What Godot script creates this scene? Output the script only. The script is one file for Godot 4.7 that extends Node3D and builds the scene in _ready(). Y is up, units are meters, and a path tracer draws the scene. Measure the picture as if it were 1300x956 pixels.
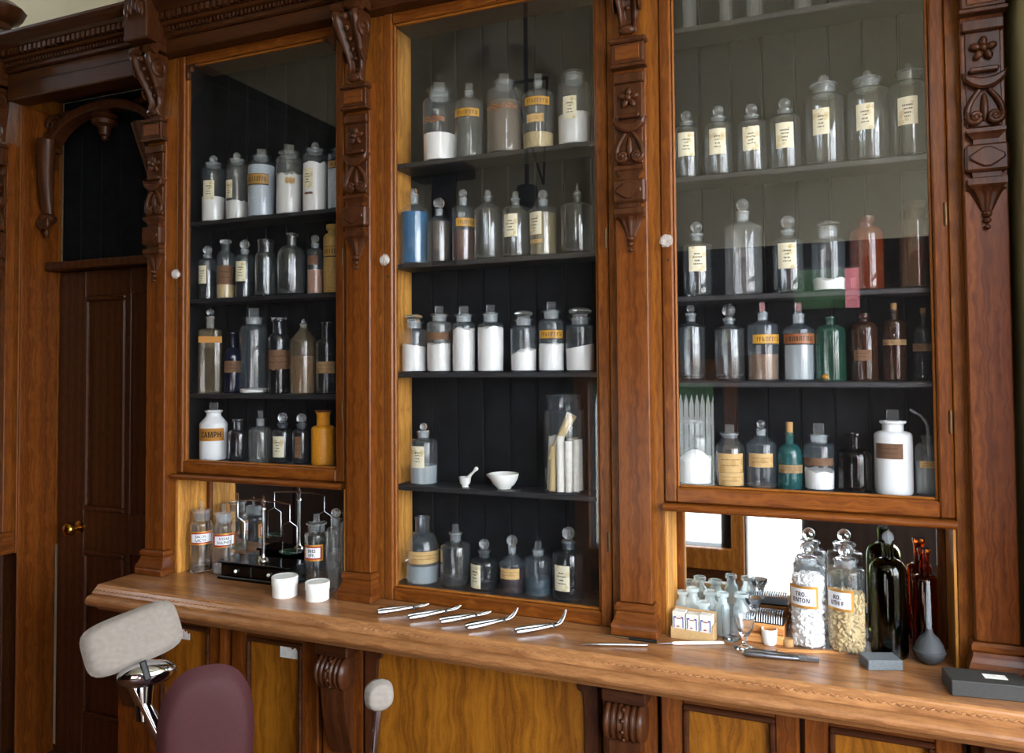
extends Node3D

# ---------------------------------------------------------------- camera model
const FPX := 984.257
const EYE := Vector3(0, 1.57, 2.12)
var cam_basis: Basis

func ray(px: float, py: float) -> Vector3:
	return -cam_basis.z + cam_basis.x * ((px - 650.0) / FPX) + cam_basis.y * ((433.0 - py) / FPX)

func at_z(px: float, py: float, z: float) -> Vector3:   # where the sight line meets an upright plane parallel to the cabinet
	var d := ray(px, py)
	return EYE + d * ((z - EYE.z) / d.z)

func at_y(px: float, py: float, y: float) -> Vector3:   # where it meets a level surface
	var d := ray(px, py)
	return EYE + d * ((y - EYE.y) / d.y)

func _ready() -> void:
	# camera
	var yaw := deg_to_rad(22.3126)
	var pitch := deg_to_rad(1.8135)
	var roll := deg_to_rad(-0.4229)
	var fw := Vector3(-sin(yaw) * cos(pitch), sin(pitch), -cos(yaw) * cos(pitch))
	var rt := Vector3(cos(yaw), 0, -sin(yaw))
	var up := rt.cross(fw)
	cam_basis = Basis(rt * cos(roll) + up * sin(roll), up * cos(roll) - rt * sin(roll), -fw)
	var cam := Camera3D.new()
	cam.name = "camera"
	cam.projection = Camera3D.PROJECTION_FRUSTUM
	cam.near = 0.05; cam.far = 200.0
	cam.size = 956.0 / FPX * cam.near
	cam.frustum_offset = Vector2(0, -(478.0 - 433.0) / FPX * cam.near)
	cam.transform = Transform3D(cam_basis, EYE)
	add_child(cam)
	cam.current = true
	# overcast daylight through the shop window
	var env := Environment.new()
	env.background_mode = Environment.BG_SKY
	var sky := Sky.new()
	var sm := ProceduralSkyMaterial.new()
	sm.sky_top_color = Color(0.86, 0.91, 0.97); sm.sky_horizon_color = Color(0.96, 0.97, 0.98)
	sm.ground_horizon_color = Color(0.72, 0.72, 0.71); sm.ground_bottom_color = Color(0.62, 0.61, 0.59)
	sky.sky_material = sm
	env.sky = sky
	env.background_energy_multiplier = 1.0
	env.tonemap_mode = Environment.TONE_MAPPER_LINEAR
	env.tonemap_exposure = 19.0
	env.sdfgi_enabled = true; env.ssao_enabled = true; env.ssil_enabled = true
	var we := WorldEnvironment.new()
	we.name = "world_environment"
	we.environment = env
	add_child(we)
	# the place
	sans = SystemFont.new(); sans.font_names = PackedStringArray(["Droid Sans"]); sans.font_weight = 700
	serif = SystemFont.new(); serif.font_names = PackedStringArray(["Droid Serif"])
	make_materials()
	room()
	joinery()
	shelves_left()
	shelves_centre()
	shelves_right()
	worktop_things()
	chair()

# ---------------------------------------------------------------- mesh builder
class MB:
	var v := PackedVector3Array()
	var n := PackedVector3Array()
	var t := PackedVector2Array()
	var idx := PackedInt32Array()

	func vert(p: Vector3, nn: Vector3, uv := Vector2.ZERO) -> int:
		v.append(p); n.append(nn); t.append(uv)
		return v.size() - 1

	func tri_i(a: int, b: int, c: int) -> void:
		var g := (v[b] - v[a]).cross(v[c] - v[a])
		if g.dot(n[a] + n[b] + n[c]) > 0.0:
			idx.append_array(PackedInt32Array([a, c, b]))
		else:
			idx.append_array(PackedInt32Array([a, b, c]))

	func quad(a: Vector3, b: Vector3, c: Vector3, d: Vector3, nn: Vector3) -> void:
		var i := vert(a, nn, Vector2(0, 1)); vert(b, nn, Vector2(1, 1)); vert(c, nn, Vector2(1, 0)); vert(d, nn, Vector2(0, 0))
		tri_i(i, i + 1, i + 2); tri_i(i, i + 2, i + 3)

	func facet(pts: Array, away: Vector3) -> void:   # flat polygon (fan), normal turned away from a point
		var nn: Vector3 = (pts[1] - pts[0]).cross(pts[2] - pts[0]).normalized()
		var mid := Vector3.ZERO
		for p in pts: mid += p
		mid /= pts.size()
		if nn.dot(mid - away) < 0.0: nn = -nn
		var i := v.size()
		for p in pts: vert(p, nn)
		for k in range(1, pts.size() - 1): tri_i(i, i + k, i + k + 1)

	func box(c: Vector3, s: Vector3, b := 0.0, xf := Transform3D.IDENTITY) -> void:
		var h := s * 0.5
		b = minf(b, minf(h.x, minf(h.y, h.z)) * 0.9)
		var q := func(p: Vector3) -> Vector3: return xf * (c + p)
		var mid: Vector3 = xf * c
		for ax in 3:
			for sg in [-1.0, 1.0]:
				var u := (ax + 1) % 3
				var w := (ax + 2) % 3
				var pts := []
				for cr in [[-1, -1], [1, -1], [1, 1], [-1, 1]]:
					var p := Vector3.ZERO
					p[ax] = sg * h[ax]; p[u] = cr[0] * (h[u] - b); p[w] = cr[1] * (h[w] - b)
					pts.append(q.call(p))
				facet(pts, mid)
		if b <= 0.0: return
		for ax in 3:
			var u := (ax + 1) % 3
			var w := (ax + 2) % 3
			for su in [-1.0, 1.0]:
				for sw in [-1.0, 1.0]:
					var pts := []
					for e in [[-1, 0], [1, 0], [1, 1], [-1, 1]]:
						var p := Vector3.ZERO
						p[ax] = e[0] * (h[ax] - b)
						p[u] = su * (h[u] - (b if e[1] else 0.0)); p[w] = sw * (h[w] - (0.0 if e[1] else b))
						pts.append(q.call(p))
					facet(pts, mid)
		for sx in [-1.0, 1.0]:
			for sy in [-1.0, 1.0]:
				for sz in [-1.0, 1.0]:
					var s3 := Vector3(sx, sy, sz)
					facet([q.call(s3 * Vector3(h.x, h.y - b, h.z - b)), q.call(s3 * Vector3(h.x - b, h.y, h.z - b)), q.call(s3 * Vector3(h.x - b, h.y - b, h.z))], mid)

	# a turned shape round the Y axis; profile points (radius, height), outside on the right of its direction
	func lathe(prof: Array, seg := 28, xf := Transform3D.IDENTITY, sq := 0.0, a0 := 0.0, a1 := TAU) -> void:
		var m := prof.size()
		var nb := xf.basis.inverse().transposed()
		var dirs := []
		for i in m - 1:
			var e: Vector2 = prof[i + 1] - prof[i]
			dirs.append(Vector2(e.y, -e.x).normalized())
		for i in m - 1:
			var n0: Vector2 = dirs[i]
			var n1: Vector2 = dirs[i]
			if i > 0 and n0.dot(dirs[i - 1]) > 0.72: n0 = (n0 + dirs[i - 1]).normalized()
			if i < m - 2 and n1.dot(dirs[i + 1]) > 0.72: n1 = (n1 + dirs[i + 1]).normalized()
			var base := v.size()
			for j in seg + 1:
				var a := a0 + (a1 - a0) * j / seg
				var d := Vector3(sin(a), 0, cos(a))
				var nd := d
				if sq > 0.0:
					var k := pow(pow(absf(d.x), sq) + pow(absf(d.z), sq), -1.0 / sq)
					nd = Vector3(signf(d.x) * pow(absf(d.x), sq - 1.0), 0, signf(d.z) * pow(absf(d.z), sq - 1.0)).normalized()
					d *= k
				vert(xf * (d * prof[i].x + Vector3.UP * prof[i].y), (nb * (nd * n0.x + Vector3.UP * n0.y)).normalized(), Vector2(float(j) / seg, float(i) / m))
				vert(xf * (d * prof[i + 1].x + Vector3.UP * prof[i + 1].y), (nb * (nd * n1.x + Vector3.UP * n1.y)).normalized(), Vector2(float(j) / seg, float(i + 1) / m))
			for j in seg:
				var k := base + j * 2
				if prof[i].x > 1e-6: idx.append_array(PackedInt32Array([k, k + 1, k + 2]) if prof[i + 1].x <= 1e-6 else PackedInt32Array([k, k + 1, k + 3]))
				if prof[i + 1].x > 1e-6: idx.append_array(PackedInt32Array([k, k + 1, k + 3]) if prof[i].x <= 1e-6 else PackedInt32Array([k, k + 3, k + 2]))

	func ball(c: Vector3, r: Vector3, rings := 8, seg := 14, basis := Basis.IDENTITY) -> void:
		var p := []
		for i in rings + 1:
			var a := -PI / 2 + PI * i / rings
			p.append(Vector2(maxf(cos(a), 0.0) if i > 0 and i < rings else 0.0, sin(a)))
		lathe(p, seg, Transform3D(basis * Basis.from_scale(r), c))

	# a smooth sheet through a grid of points; out: a point the normals face away from
	func grid(pts: Array, out: Vector3, flip := false, uvs := true) -> void:
		var nu := pts.size()
		var nv: int = pts[0].size()
		var base := v.size()
		for i in nu:
			for j in nv:
				var du: Vector3 = pts[mini(i + 1, nu - 1)][j] - pts[maxi(i - 1, 0)][j]
				var dv: Vector3 = pts[i][mini(j + 1, nv - 1)] - pts[i][maxi(j - 1, 0)]
				var nn := du.cross(dv).normalized()
				if flip: nn = -nn
				vert(pts[i][j], nn, Vector2(float(i) / maxi(nu - 1, 1), float(j) / maxi(nv - 1, 1)) if uvs else Vector2.ZERO)
		for i in nu - 1:
			for j in nv - 1:
				var a := base + i * nv + j
				tri_i(a, a + nv, a + nv + 1); tri_i(a, a + nv + 1, a + 1)

	# round bar along a path with a radius at each point (and a flattening across)
	func tube(path: Array, rad: Array, seg := 8, flat := 1.0, up := Vector3.UP) -> void:
		var m := path.size()
		var rings := []
		for i in m:
			var d: Vector3 = (path[mini(i + 1, m - 1)] - path[maxi(i - 1, 0)]).normalized()
			var sd := d.cross(up)
			if sd.length() < 0.05: sd = d.cross(Vector3.RIGHT)
			sd = sd.normalized()
			var u2 := sd.cross(d).normalized()
			var ring := []
			for j in seg:
				var a := TAU * j / seg
				ring.append([sd * cos(a) + u2 * sin(a) / maxf(flat, 0.01), sd * cos(a) * rad[i] + u2 * sin(a) * rad[i] * flat])
			rings.append(ring)
		var base := v.size()
		for i in m:
			for j in seg: vert(path[i] + rings[i][j][1], (rings[i][j][0] as Vector3).normalized())
		for i in m - 1:
			for j in seg:
				var a := base + i * seg + j
				var b := base + i * seg + (j + 1) % seg
				tri_i(a, b, b + seg); tri_i(a, b + seg, a + seg)
		for e in [0, m - 1]:
			var nn: Vector3 = (path[0] - path[1]).normalized() if e == 0 else (path[m - 1] - path[m - 2]).normalized()
			var c := vert(path[e], nn)
			for j in seg: vert(path[e] + rings[e][j][1], nn)
			for j in seg: tri_i(c, c + 1 + j, c + 1 + (j + 1) % seg)

	# flat outline pushed along an axis: ax 0 -> outline in (z, y) along x; ax 2 -> outline in (x, y) along z; bevel on the far cap
	func prism(poly: PackedVector2Array, ax: int, lo: float, hi: float, bev := 0.0) -> void:
		var m := poly.size()
		if Geometry2D.is_polygon_clockwise(poly):
			poly = poly.duplicate(); poly.reverse()
		var P := func(q: Vector2, w: float) -> Vector3: return Vector3(w, q.y, q.x) if ax == 0 else (Vector3(q.x, q.y, w) if ax == 2 else Vector3(q.x, w, q.y))
		var inner := PackedVector2Array()
		for i in m:
			var e0 := (poly[i] - poly[(i + m - 1) % m]).normalized()
			var e1 := (poly[(i + 1) % m] - poly[i]).normalized()
			var b := Vector2(-e0.y - e1.y, e0.x + e1.x)
			b = b.normalized() if b.length() > 1e-4 else Vector2(-e0.y, e0.x)
			var k := b.dot(Vector2(-e0.y, e0.x))
			inner.append(poly[i] + b * bev / maxf(k, 0.5))
		var axis := Vector3.ZERO
		axis[ax] = 1.0
		for i in m:
			var j := (i + 1) % m
			var e := poly[j] - poly[i]
			var nn: Vector3 = (P.call(Vector2(e.y, -e.x), 0.0) as Vector3).normalized()
			quad(P.call(poly[i], lo), P.call(poly[j], lo), P.call(poly[j], hi - bev), P.call(poly[i], hi - bev), nn)
			if bev > 0.0: quad(P.call(poly[i], hi - bev), P.call(poly[j], hi - bev), P.call(inner[j], hi), P.call(inner[i], hi), (nn + axis).normalized())
		var tr := Geometry2D.triangulate_polygon(poly)
		for cap in [[lo, -1.0, poly], [hi, 1.0, inner if bev > 0.0 else poly]]:
			var base := v.size()
			for q in cap[2]: vert(P.call(q, cap[0]), axis * cap[1])
			for k in range(0, tr.size(), 3): tri_i(base + tr[k], base + tr[k + 1], base + tr[k + 2])

	func mesh() -> ArrayMesh:
		var a := []
		a.resize(Mesh.ARRAY_MAX)
		a[Mesh.ARRAY_VERTEX] = v; a[Mesh.ARRAY_NORMAL] = n; a[Mesh.ARRAY_TEX_UV] = t; a[Mesh.ARRAY_INDEX] = idx
		var m := ArrayMesh.new()
		m.add_surface_from_arrays(Mesh.PRIMITIVE_TRIANGLES, a)
		return m

# ---------------------------------------------------------------- nodes
var used := {}

func numbered(base: String) -> String:
	var k: int = used.get(base, 0)
	used[base] = k + 1
	return base if k == 0 else "%s_%03d" % [base, k]

func obj(called: String, mb, mat: Material, parent: Node = self) -> MeshInstance3D:
	var o := MeshInstance3D.new()
	o.mesh = mb.mesh() if mb is MB else mb
	o.material_override = mat
	o.name = numbered(called) if parent == self else called
	parent.add_child(o, true)
	return o

func thing(called: String, label: String, category: String, pos := Vector3.ZERO, group := "", turn := 0.0) -> Node3D:
	var o := Node3D.new()
	o.name = numbered(called)
	add_child(o, true)
	o.position = pos
	o.rotation.y = turn
	tag(o, label, category, group)
	return o

func tag(o: Node, label: String, category: String, group := "", kind := "") -> void:
	o.set_meta("label", label)
	o.set_meta("category", category)
	if group != "": o.set_meta("group", group)
	if kind != "": o.set_meta("kind", kind)

func struct(called: String, mb, mat: Material, label := "", category := "") -> MeshInstance3D:
	var o := obj(called, mb, mat)
	o.set_meta("kind", "structure")
	if label != "":
		o.set_meta("label", label); o.set_meta("category", category)
	return o

func holder(called: String, parent: Node, pos := Vector3.ZERO) -> Node3D:
	var o := Node3D.new()
	o.name = called
	parent.add_child(o, true)
	o.position = pos
	return o

# ---------------------------------------------------------------- materials
var M := {}

func grain() -> Array:
	var rng := FastNoiseLite.new()
	rng.seed = 11; rng.frequency = 0.03; rng.fractal_octaves = 4
	var a := rng.get_seamless_image(512, 512)
	rng.seed = 5; rng.frequency = 0.02; rng.fractal_octaves = 2
	var broad := rng.get_seamless_image(512, 512)
	rng.seed = 21; rng.frequency = 0.35; rng.fractal_octaves = 2
	var fine := rng.get_seamless_image(512, 512)
	var img := Image.create(512, 512, false, Image.FORMAT_RGB8)
	for y in 512:
		for x in 512:
			var wob: float = broad.get_pixel(x, absi(y - 256) / 2).r
			var sx := int(x * 1 + wob * 14.0) % 512
			var st: float = a.get_pixel(sx * 3 % 512, absi(y - 256) / 12).r
			var rings := 0.5 + 0.5 * sin((x * TAU / 512.0) * 6.0 + wob * 4.0)
			var pore: float = fine.get_pixel((sx * 2) % 512, absi(y - 256) / 14).r
			var g := clampf(0.46 * st + 0.22 * rings + 0.32 * pore, 0.0, 1.0)
			g = smoothstep(0.12, 0.85, g)
			var c := Color(0.66, 0.58, 0.52).lerp(Color(1.0, 0.97, 0.93), g)
			img.set_pixel(x, y, c)
	var img2: Image = img.duplicate()
	img2.rotate_90(CLOCKWISE)
	img.generate_mipmaps(); img2.generate_mipmaps()
	return [ImageTexture.create_from_image(img), ImageTexture.create_from_image(img2)]

var grains := []

func wood(c: Color, upright: bool, rough := 0.38, coat := 0.25, sc := 2.2) -> StandardMaterial3D:
	var m := StandardMaterial3D.new()
	m.albedo_color = c
	m.albedo_texture = grains[0] if upright else grains[1]
	m.uv1_triplanar = true; m.uv1_world_triplanar = true
	m.uv1_scale = Vector3.ONE * sc
	m.roughness = rough
	m.metallic_specular = 0.28
	m.heightmap_enabled = true
	m.heightmap_texture = m.albedo_texture
	m.heightmap_scale = 0.04
	if coat > 0.0:
		m.clearcoat_enabled = true; m.clearcoat = coat; m.clearcoat_roughness = 0.22
	return m

func plain(c: Color, rough := 0.8, metal := 0.0) -> StandardMaterial3D:
	var m := StandardMaterial3D.new()
	m.albedo_color = c; m.roughness = rough; m.metallic = metal
	return m

func mottled(c0: Color, c1: Color, freq: float, rough := 0.9, sc := 3.0, seedv := 3) -> StandardMaterial3D:
	var nz := FastNoiseLite.new()
	nz.seed = seedv; nz.frequency = freq; nz.fractal_octaves = 4
	var src := nz.get_seamless_image(256, 256)
	var img := Image.create(256, 256, false, Image.FORMAT_RGB8)
	for y in 256:
		for x in 256: img.set_pixel(x, y, c0.lerp(c1, src.get_pixel(x, y).r))
	img.generate_mipmaps()
	var m := StandardMaterial3D.new()
	m.albedo_texture = ImageTexture.create_from_image(img)
	m.uv1_triplanar = true; m.uv1_world_triplanar = true; m.uv1_scale = Vector3.ONE * sc
	m.roughness = rough
	return m

func glassy(c: Color, a: float, rough := 0.02) -> StandardMaterial3D:
	var m := StandardMaterial3D.new()
	m.albedo_color = Color(c.r, c.g, c.b, a)
	m.transparency = BaseMaterial3D.TRANSPARENCY_ALPHA
	m.roughness = rough
	m.cull_mode = BaseMaterial3D.CULL_DISABLED
	return m

func solid_glass(c: Color, rough := 0.0, haze := 0.0) -> StandardMaterial3D:
	var m := StandardMaterial3D.new()
	m.albedo_color = Color(c.r, c.g, c.b, haze)
	m.transparency = BaseMaterial3D.TRANSPARENCY_ALPHA
	m.refraction_enabled = true; m.refraction_scale = 0.05
	m.roughness = rough
	return m

# paper with lines of print: kind 0 cream slip with centred lines, 1 gold band with lettering strokes, 2 plain aged paper, 3 kraft with faint writing
func printed(kind: int, seedv: int, c: Color) -> StandardMaterial3D:
	var r := RandomNumberGenerator.new()
	r.seed = seedv
	var w := 96 if kind != 0 else 56
	var h := 88 if kind == 0 else 40
	var img := Image.create(w, h, false, Image.FORMAT_RGB8)
	for y in h:
		for x in w:
			var k := 1.0 - r.randf() * 0.10
			img.set_pixel(x, y, Color(c.r * k, c.g * k, c.b * k * (1.0 - r.randf() * 0.05)))
	for s in 5:   # foxing stains
		var cx := r.randf() * w
		var cy := r.randf() * h
		var rad := r.randf_range(4, 12)
		for y in h:
			for x in w:
				if Vector2(x - cx, (y - cy)).length() < rad * r.randf_range(0.7, 1.0): img.set_pixel(x, y, img.get_pixel(x, y) * Color(0.93, 0.89, 0.80))
	var ink := Color(0.10, 0.08, 0.07)
	if kind == 0:
		var yy := 24
		for line in 4:
			var ll := r.randi_range(14, 30)
			var x := (w - ll) / 2
			while x < (w + ll) / 2:
				var lw := r.randi_range(1, 3)
				img.fill_rect(Rect2i(x, yy, lw, 5 if line % 2 == 0 else 4), ink)
				x += lw + r.randi_range(1, 2)
			yy += 12
	elif kind == 1:
		img.fill_rect(Rect2i(0, 0, w, 2), c * Color(0.45, 0.38, 0.3)); img.fill_rect(Rect2i(0, h - 4, w, 4), Color(0.08, 0.06, 0.05))
		var x := 14
		while x < w - 14:
			var lw := r.randi_range(4, 6)
			img.fill_rect(Rect2i(x, 11, 2, 16), ink)
			if r.randf() < 0.6: img.fill_rect(Rect2i(x, 11, lw, 2), ink)
			if r.randf() < 0.6: img.fill_rect(Rect2i(x, 25, lw, 2), ink)
			if r.randf() < 0.5: img.fill_rect(Rect2i(x + lw - 1, 11, 2, 16), ink)
			if r.randf() < 0.4: img.fill_rect(Rect2i(x, 18, lw, 2), ink)
			x += lw + 4
	elif kind == 3:
		for line in 2:
			var x := 16
			while x < w - 18:
				var lw := r.randi_range(2, 6)
				img.fill_rect(Rect2i(x, 12 + line * 12, lw, 2), c * Color(0.6, 0.5, 0.4))
				x += lw + 2
	img.resize(w * 2, h * 2, Image.INTERPOLATE_CUBIC)
	img.generate_mipmaps()
	var m := StandardMaterial3D.new()
	m.albedo_texture = ImageTexture.create_from_image(img)
	m.roughness = 0.75 if kind != 1 else 0.45
	m.cull_mode = BaseMaterial3D.CULL_DISABLED
	return m

func make_materials() -> void:
	grains = grain()
	M.walnut = wood(Color(0.47, 0.265, 0.092), true)
	M.walnut_h = wood(Color(0.45, 0.255, 0.095), false)
	M.carved = wood(Color(0.32, 0.185, 0.10), true, 0.40, 0.2, 4.0)
	M.oak = wood(Color(0.57, 0.355, 0.13), true, 0.42, 0.15)
	M.oak_h = wood(Color(0.60, 0.38, 0.14), false, 0.42, 0.15)
	M.stile = wood(Color(0.50, 0.29, 0.10), true)
	M.rail = wood(Color(0.52, 0.30, 0.105), false)
	M.stain = wood(Color(0.30, 0.17, 0.095), true, 0.4, 0.15)
	M.stain_h = wood(Color(0.30, 0.17, 0.095), false, 0.4, 0.15)
	M.street_wall = wood(Color(0.15, 0.095, 0.068), true, 0.5, 0.0)
	M.counter = wood(Color(0.69, 0.50, 0.33), false, 0.28, 0.4, 1.6)
	M.ochre = wood(Color(0.88, 0.66, 0.34), true, 0.55, 0.1, 1.4)
	M.panel = wood(Color(0.60, 0.39, 0.10), true, 0.5, 0.2, 1.1)
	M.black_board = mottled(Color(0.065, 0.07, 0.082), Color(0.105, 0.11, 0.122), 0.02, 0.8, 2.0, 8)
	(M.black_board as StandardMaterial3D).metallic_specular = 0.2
	M.gap = plain(Color(0.16, 0.16, 0.18), 0.6)
	M.shelf = mottled(Color(0.11, 0.115, 0.13), Color(0.18, 0.18, 0.19), 0.03, 0.45, 3.0, 9)
	M.cream_wall = mottled(Color(0.86, 0.82, 0.70), Color(0.92, 0.88, 0.77), 0.01, 0.9, 0.7, 4)
	M.olive_wall = mottled(Color(0.66, 0.62, 0.44), Color(0.73, 0.69, 0.50), 0.01, 0.9, 0.7, 4)
	M.plaster = plain(Color(0.90, 0.87, 0.80), 0.8)
	M.ceiling = plain(Color(0.86, 0.85, 0.80), 0.95)
	M.floor = wood(Color(0.36, 0.22, 0.13), false, 0.5, 0.1, 0.8)
	M.pane = glassy(Color(0.9, 0.93, 0.93), 0.002, 0.0)
	M.mirror = plain(Color(0.86, 0.88, 0.88), 0.02, 1.0)
	M.clear = glassy(Color(0.72, 0.80, 0.86), 0.045)
	M.dusty = glassy(Color(0.62, 0.64, 0.64), 0.15)
	M.murky = glassy(Color(0.50, 0.44, 0.34), 0.24)
	M.smoke = solid_glass(Color(0.72, 0.75, 0.79), 0.0, 0.02)
	M.frost = plain(Color(0.78, 0.82, 0.84, 0.28), 0.5)
	(M.frost as StandardMaterial3D).transparency = BaseMaterial3D.TRANSPARENCY_ALPHA
	M.stopper = solid_glass(Color(0.95, 0.97, 0.975), 0.0, 0.055)
	M.crystal = solid_glass(Color(0.95, 0.97, 0.98), 0.0, 0.016)
	M.cornice = wood(Color(0.31, 0.175, 0.085), false)
	M.amber_paper = plain(Color(0.74, 0.50, 0.17), 0.6)
	M.bronze = plain(Color(0.42, 0.31, 0.20), 0.45, 0.8)
	M.knob_glass = glassy(Color(0.93, 0.92, 0.90), 0.28, 0.02)
	M.amber = solid_glass(Color(0.74, 0.36, 0.12))
	M.dark_amber = solid_glass(Color(0.12, 0.045, 0.04))
	M.green_dark = solid_glass(Color(0.36, 0.42, 0.18))
	M.green = glassy(Color(0.16, 0.42, 0.33), 0.20)
	M.teal = glassy(Color(0.12, 0.36, 0.36), 0.52)
	M.amber_thin = glassy(Color(0.42, 0.17, 0.06), 0.62)
	M.brown_thin = glassy(Color(0.22, 0.12, 0.06), 0.62)
	M.blue_thin = glassy(Color(0.06, 0.10, 0.22), 0.55)
	M.powder = mottled(Color(0.86, 0.86, 0.86), Color(0.96, 0.955, 0.95), 0.06, 0.95, 14.0, 31)
	M.blue_powder = mottled(Color(0.60, 0.65, 0.70), Color(0.78, 0.81, 0.84), 0.05, 0.9, 12.0, 32)
	M.pink_powder = mottled(Color(0.62, 0.45, 0.36), Color(0.70, 0.54, 0.46), 0.06, 0.95, 14.0, 33)
	M.cream_powder = mottled(Color(0.72, 0.62, 0.42), Color(0.80, 0.72, 0.54), 0.06, 0.95, 14.0, 34)
	M.brown_dust = mottled(Color(0.33, 0.27, 0.22), Color(0.42, 0.36, 0.30), 0.06, 0.95, 14.0, 35)
	M.tan = mottled(Color(0.56, 0.43, 0.20), Color(0.66, 0.54, 0.30), 0.04, 0.6, 8.0, 36)
	M.yellow = mottled(Color(0.80, 0.50, 0.05), Color(0.90, 0.62, 0.12), 0.04, 0.45, 8.0, 37)
	M.white_glaze = plain(Color(0.93, 0.94, 0.95), 0.18)
	M.porcelain = plain(Color(0.94, 0.94, 0.92), 0.25)
	M.liquid_blue = glassy(Color(0.0, 0.40, 0.60), 0.7)
	M.liquid_amber = glassy(Color(0.33, 0.13, 0.04), 0.7)
	M.liquid_brown = glassy(Color(0.30, 0.24, 0.16), 0.62)
	M.liquid_yellow = glassy(Color(0.55, 0.48, 0.25), 0.45)
	M.liquid_red = glassy(Color(0.16, 0.03, 0.03), 0.8)
	M.liquid_milky = glassy(Color(0.72, 0.76, 0.78), 0.5)
	M.liquid_slate = glassy(Color(0.22, 0.30, 0.34), 0.6)
	M.liquid_tan = glassy(Color(0.55, 0.43, 0.33), 0.62)
	M.liquid_dark = glassy(Color(0.05, 0.05, 0.06), 0.75)
	M.cork = mottled(Color(0.60, 0.44, 0.27), Color(0.76, 0.60, 0.40), 0.12, 0.9, 20.0, 41)
	M.red_cork = plain(Color(0.42, 0.16, 0.06), 0.6)
	M.steel = plain(Color(0.75, 0.76, 0.78), 0.22, 1.0)
	M.steel_dull = plain(Color(0.52, 0.53, 0.56), 0.34, 1.0)
	M.brass = plain(Color(0.80, 0.60, 0.25), 0.2, 1.0)
	M.black_lacquer = plain(Color(0.02, 0.02, 0.022), 0.15)
	M.iron = plain(Color(0.03, 0.03, 0.032), 0.5)
	M.ink = plain(Color(0.06, 0.06, 0.09), 0.7)
	M.dark_ink = plain(Color(0.05, 0.03, 0.02), 0.8)
	M.gold = plain(Color(0.80, 0.58, 0.26), 0.35, 0.6)
	M.red_line = plain(Color(0.62, 0.07, 0.10), 0.5)
	M.label_white = plain(Color(0.90, 0.91, 0.93), 0.3)
	M.paper = mottled(Color(0.82, 0.80, 0.76), Color(0.92, 0.91, 0.88), 0.03, 0.9, 6.0, 51)
	M.rubber = plain(Color(0.27, 0.28, 0.29), 0.7)
	M.stone = mottled(Color(0.34, 0.36, 0.37), Color(0.44, 0.46, 0.47), 0.08, 0.8, 8.0, 52)
	M.slab = mottled(Color(0.16, 0.16, 0.15), Color(0.22, 0.22, 0.21), 0.08, 0.6, 8.0, 53)
	M.card = mottled(Color(0.74, 0.58, 0.38), Color(0.80, 0.66, 0.46), 0.05, 0.85, 8.0, 54)
	M.pine = wood(Color(0.95, 0.71, 0.46), false, 0.6, 0.0, 2.0)
	M.slips = []
	for k in 4: M.slips.append(printed(0, 100 + k, Color(0.92, 0.89, 0.80)))
	M.golds = []
	for k in 3: M.golds.append(printed(1, 200 + k, [Color(0.80, 0.60, 0.22), Color(0.66, 0.50, 0.24), Color(0.60, 0.36, 0.20)][k]))
	M.krafts = []
	for k in 3: M.krafts.append(printed(3, 300 + k, [Color(0.80, 0.66, 0.45), Color(0.46, 0.33, 0.24), Color(0.62, 0.50, 0.36)][k]))
	M.linen = mottled(Color(0.50, 0.465, 0.43), Color(0.58, 0.545, 0.51), 0.05, 0.95, 5.0, 61)
	M.maroon = mottled(Color(0.20, 0.045, 0.06), Color(0.26, 0.07, 0.085), 0.05, 0.75, 5.0, 62)
	M.chrome = plain(Color(0.86, 0.87, 0.89), 0.08, 1.0)
	M.white_paint = plain(Color(0.88, 0.88, 0.86), 0.7)
	M.hedge = mottled(Color(0.05, 0.13, 0.04), Color(0.16, 0.30, 0.09), 0.2, 0.9, 3.0, 63)
	M.pink = plain(Color(0.80, 0.45, 0.47), 0.85)
	M.paving = mottled(Color(0.58, 0.56, 0.52), Color(0.68, 0.66, 0.62), 0.05, 0.95, 0.5, 64)

# ---------------------------------------------------------------- bottles
var serif: SystemFont
var sans: SystemFont

# lettering bent round an upright cylinder of radius r, centred at angle a and height y
func bent_text(s: String, r: float, a: float, y: float, h: float, wide := 1.0, bold := true) -> MB:
	var tm := TextMesh.new()
	tm.font = sans if bold else serif
	tm.text = s
	tm.font_size = 32
	tm.pixel_size = h / 23.0
	tm.depth = 0.0004
	tm.curve_step = 4.0
	var mb := MB.new()
	for k in tm.get_surface_count():
		var arr := tm.surface_get_arrays(k)
		var vv: PackedVector3Array = arr[Mesh.ARRAY_VERTEX]
		var ii: PackedInt32Array = arr[Mesh.ARRAY_INDEX] if arr[Mesh.ARRAY_INDEX] != null else PackedInt32Array()
		var nn: PackedVector3Array = arr[Mesh.ARRAY_NORMAL]
		var off := mb.v.size()
		for q in vv.size():
			var ang := a + vv[q].x * wide / r
			var rr := r + vv[q].z
			var d := Vector3(sin(ang), 0, cos(ang))
			mb.vert(d * rr + Vector3.UP * (y + vv[q].y), (d * nn[q].z + Vector3(cos(ang), 0, -sin(ang)) * nn[q].x + Vector3.UP * nn[q].y).normalized())
		if ii.is_empty():
			for q in vv.size(): mb.idx.append(off + q)
		else:
			for q in ii: mb.idx.append(off + q)
	return mb

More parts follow.
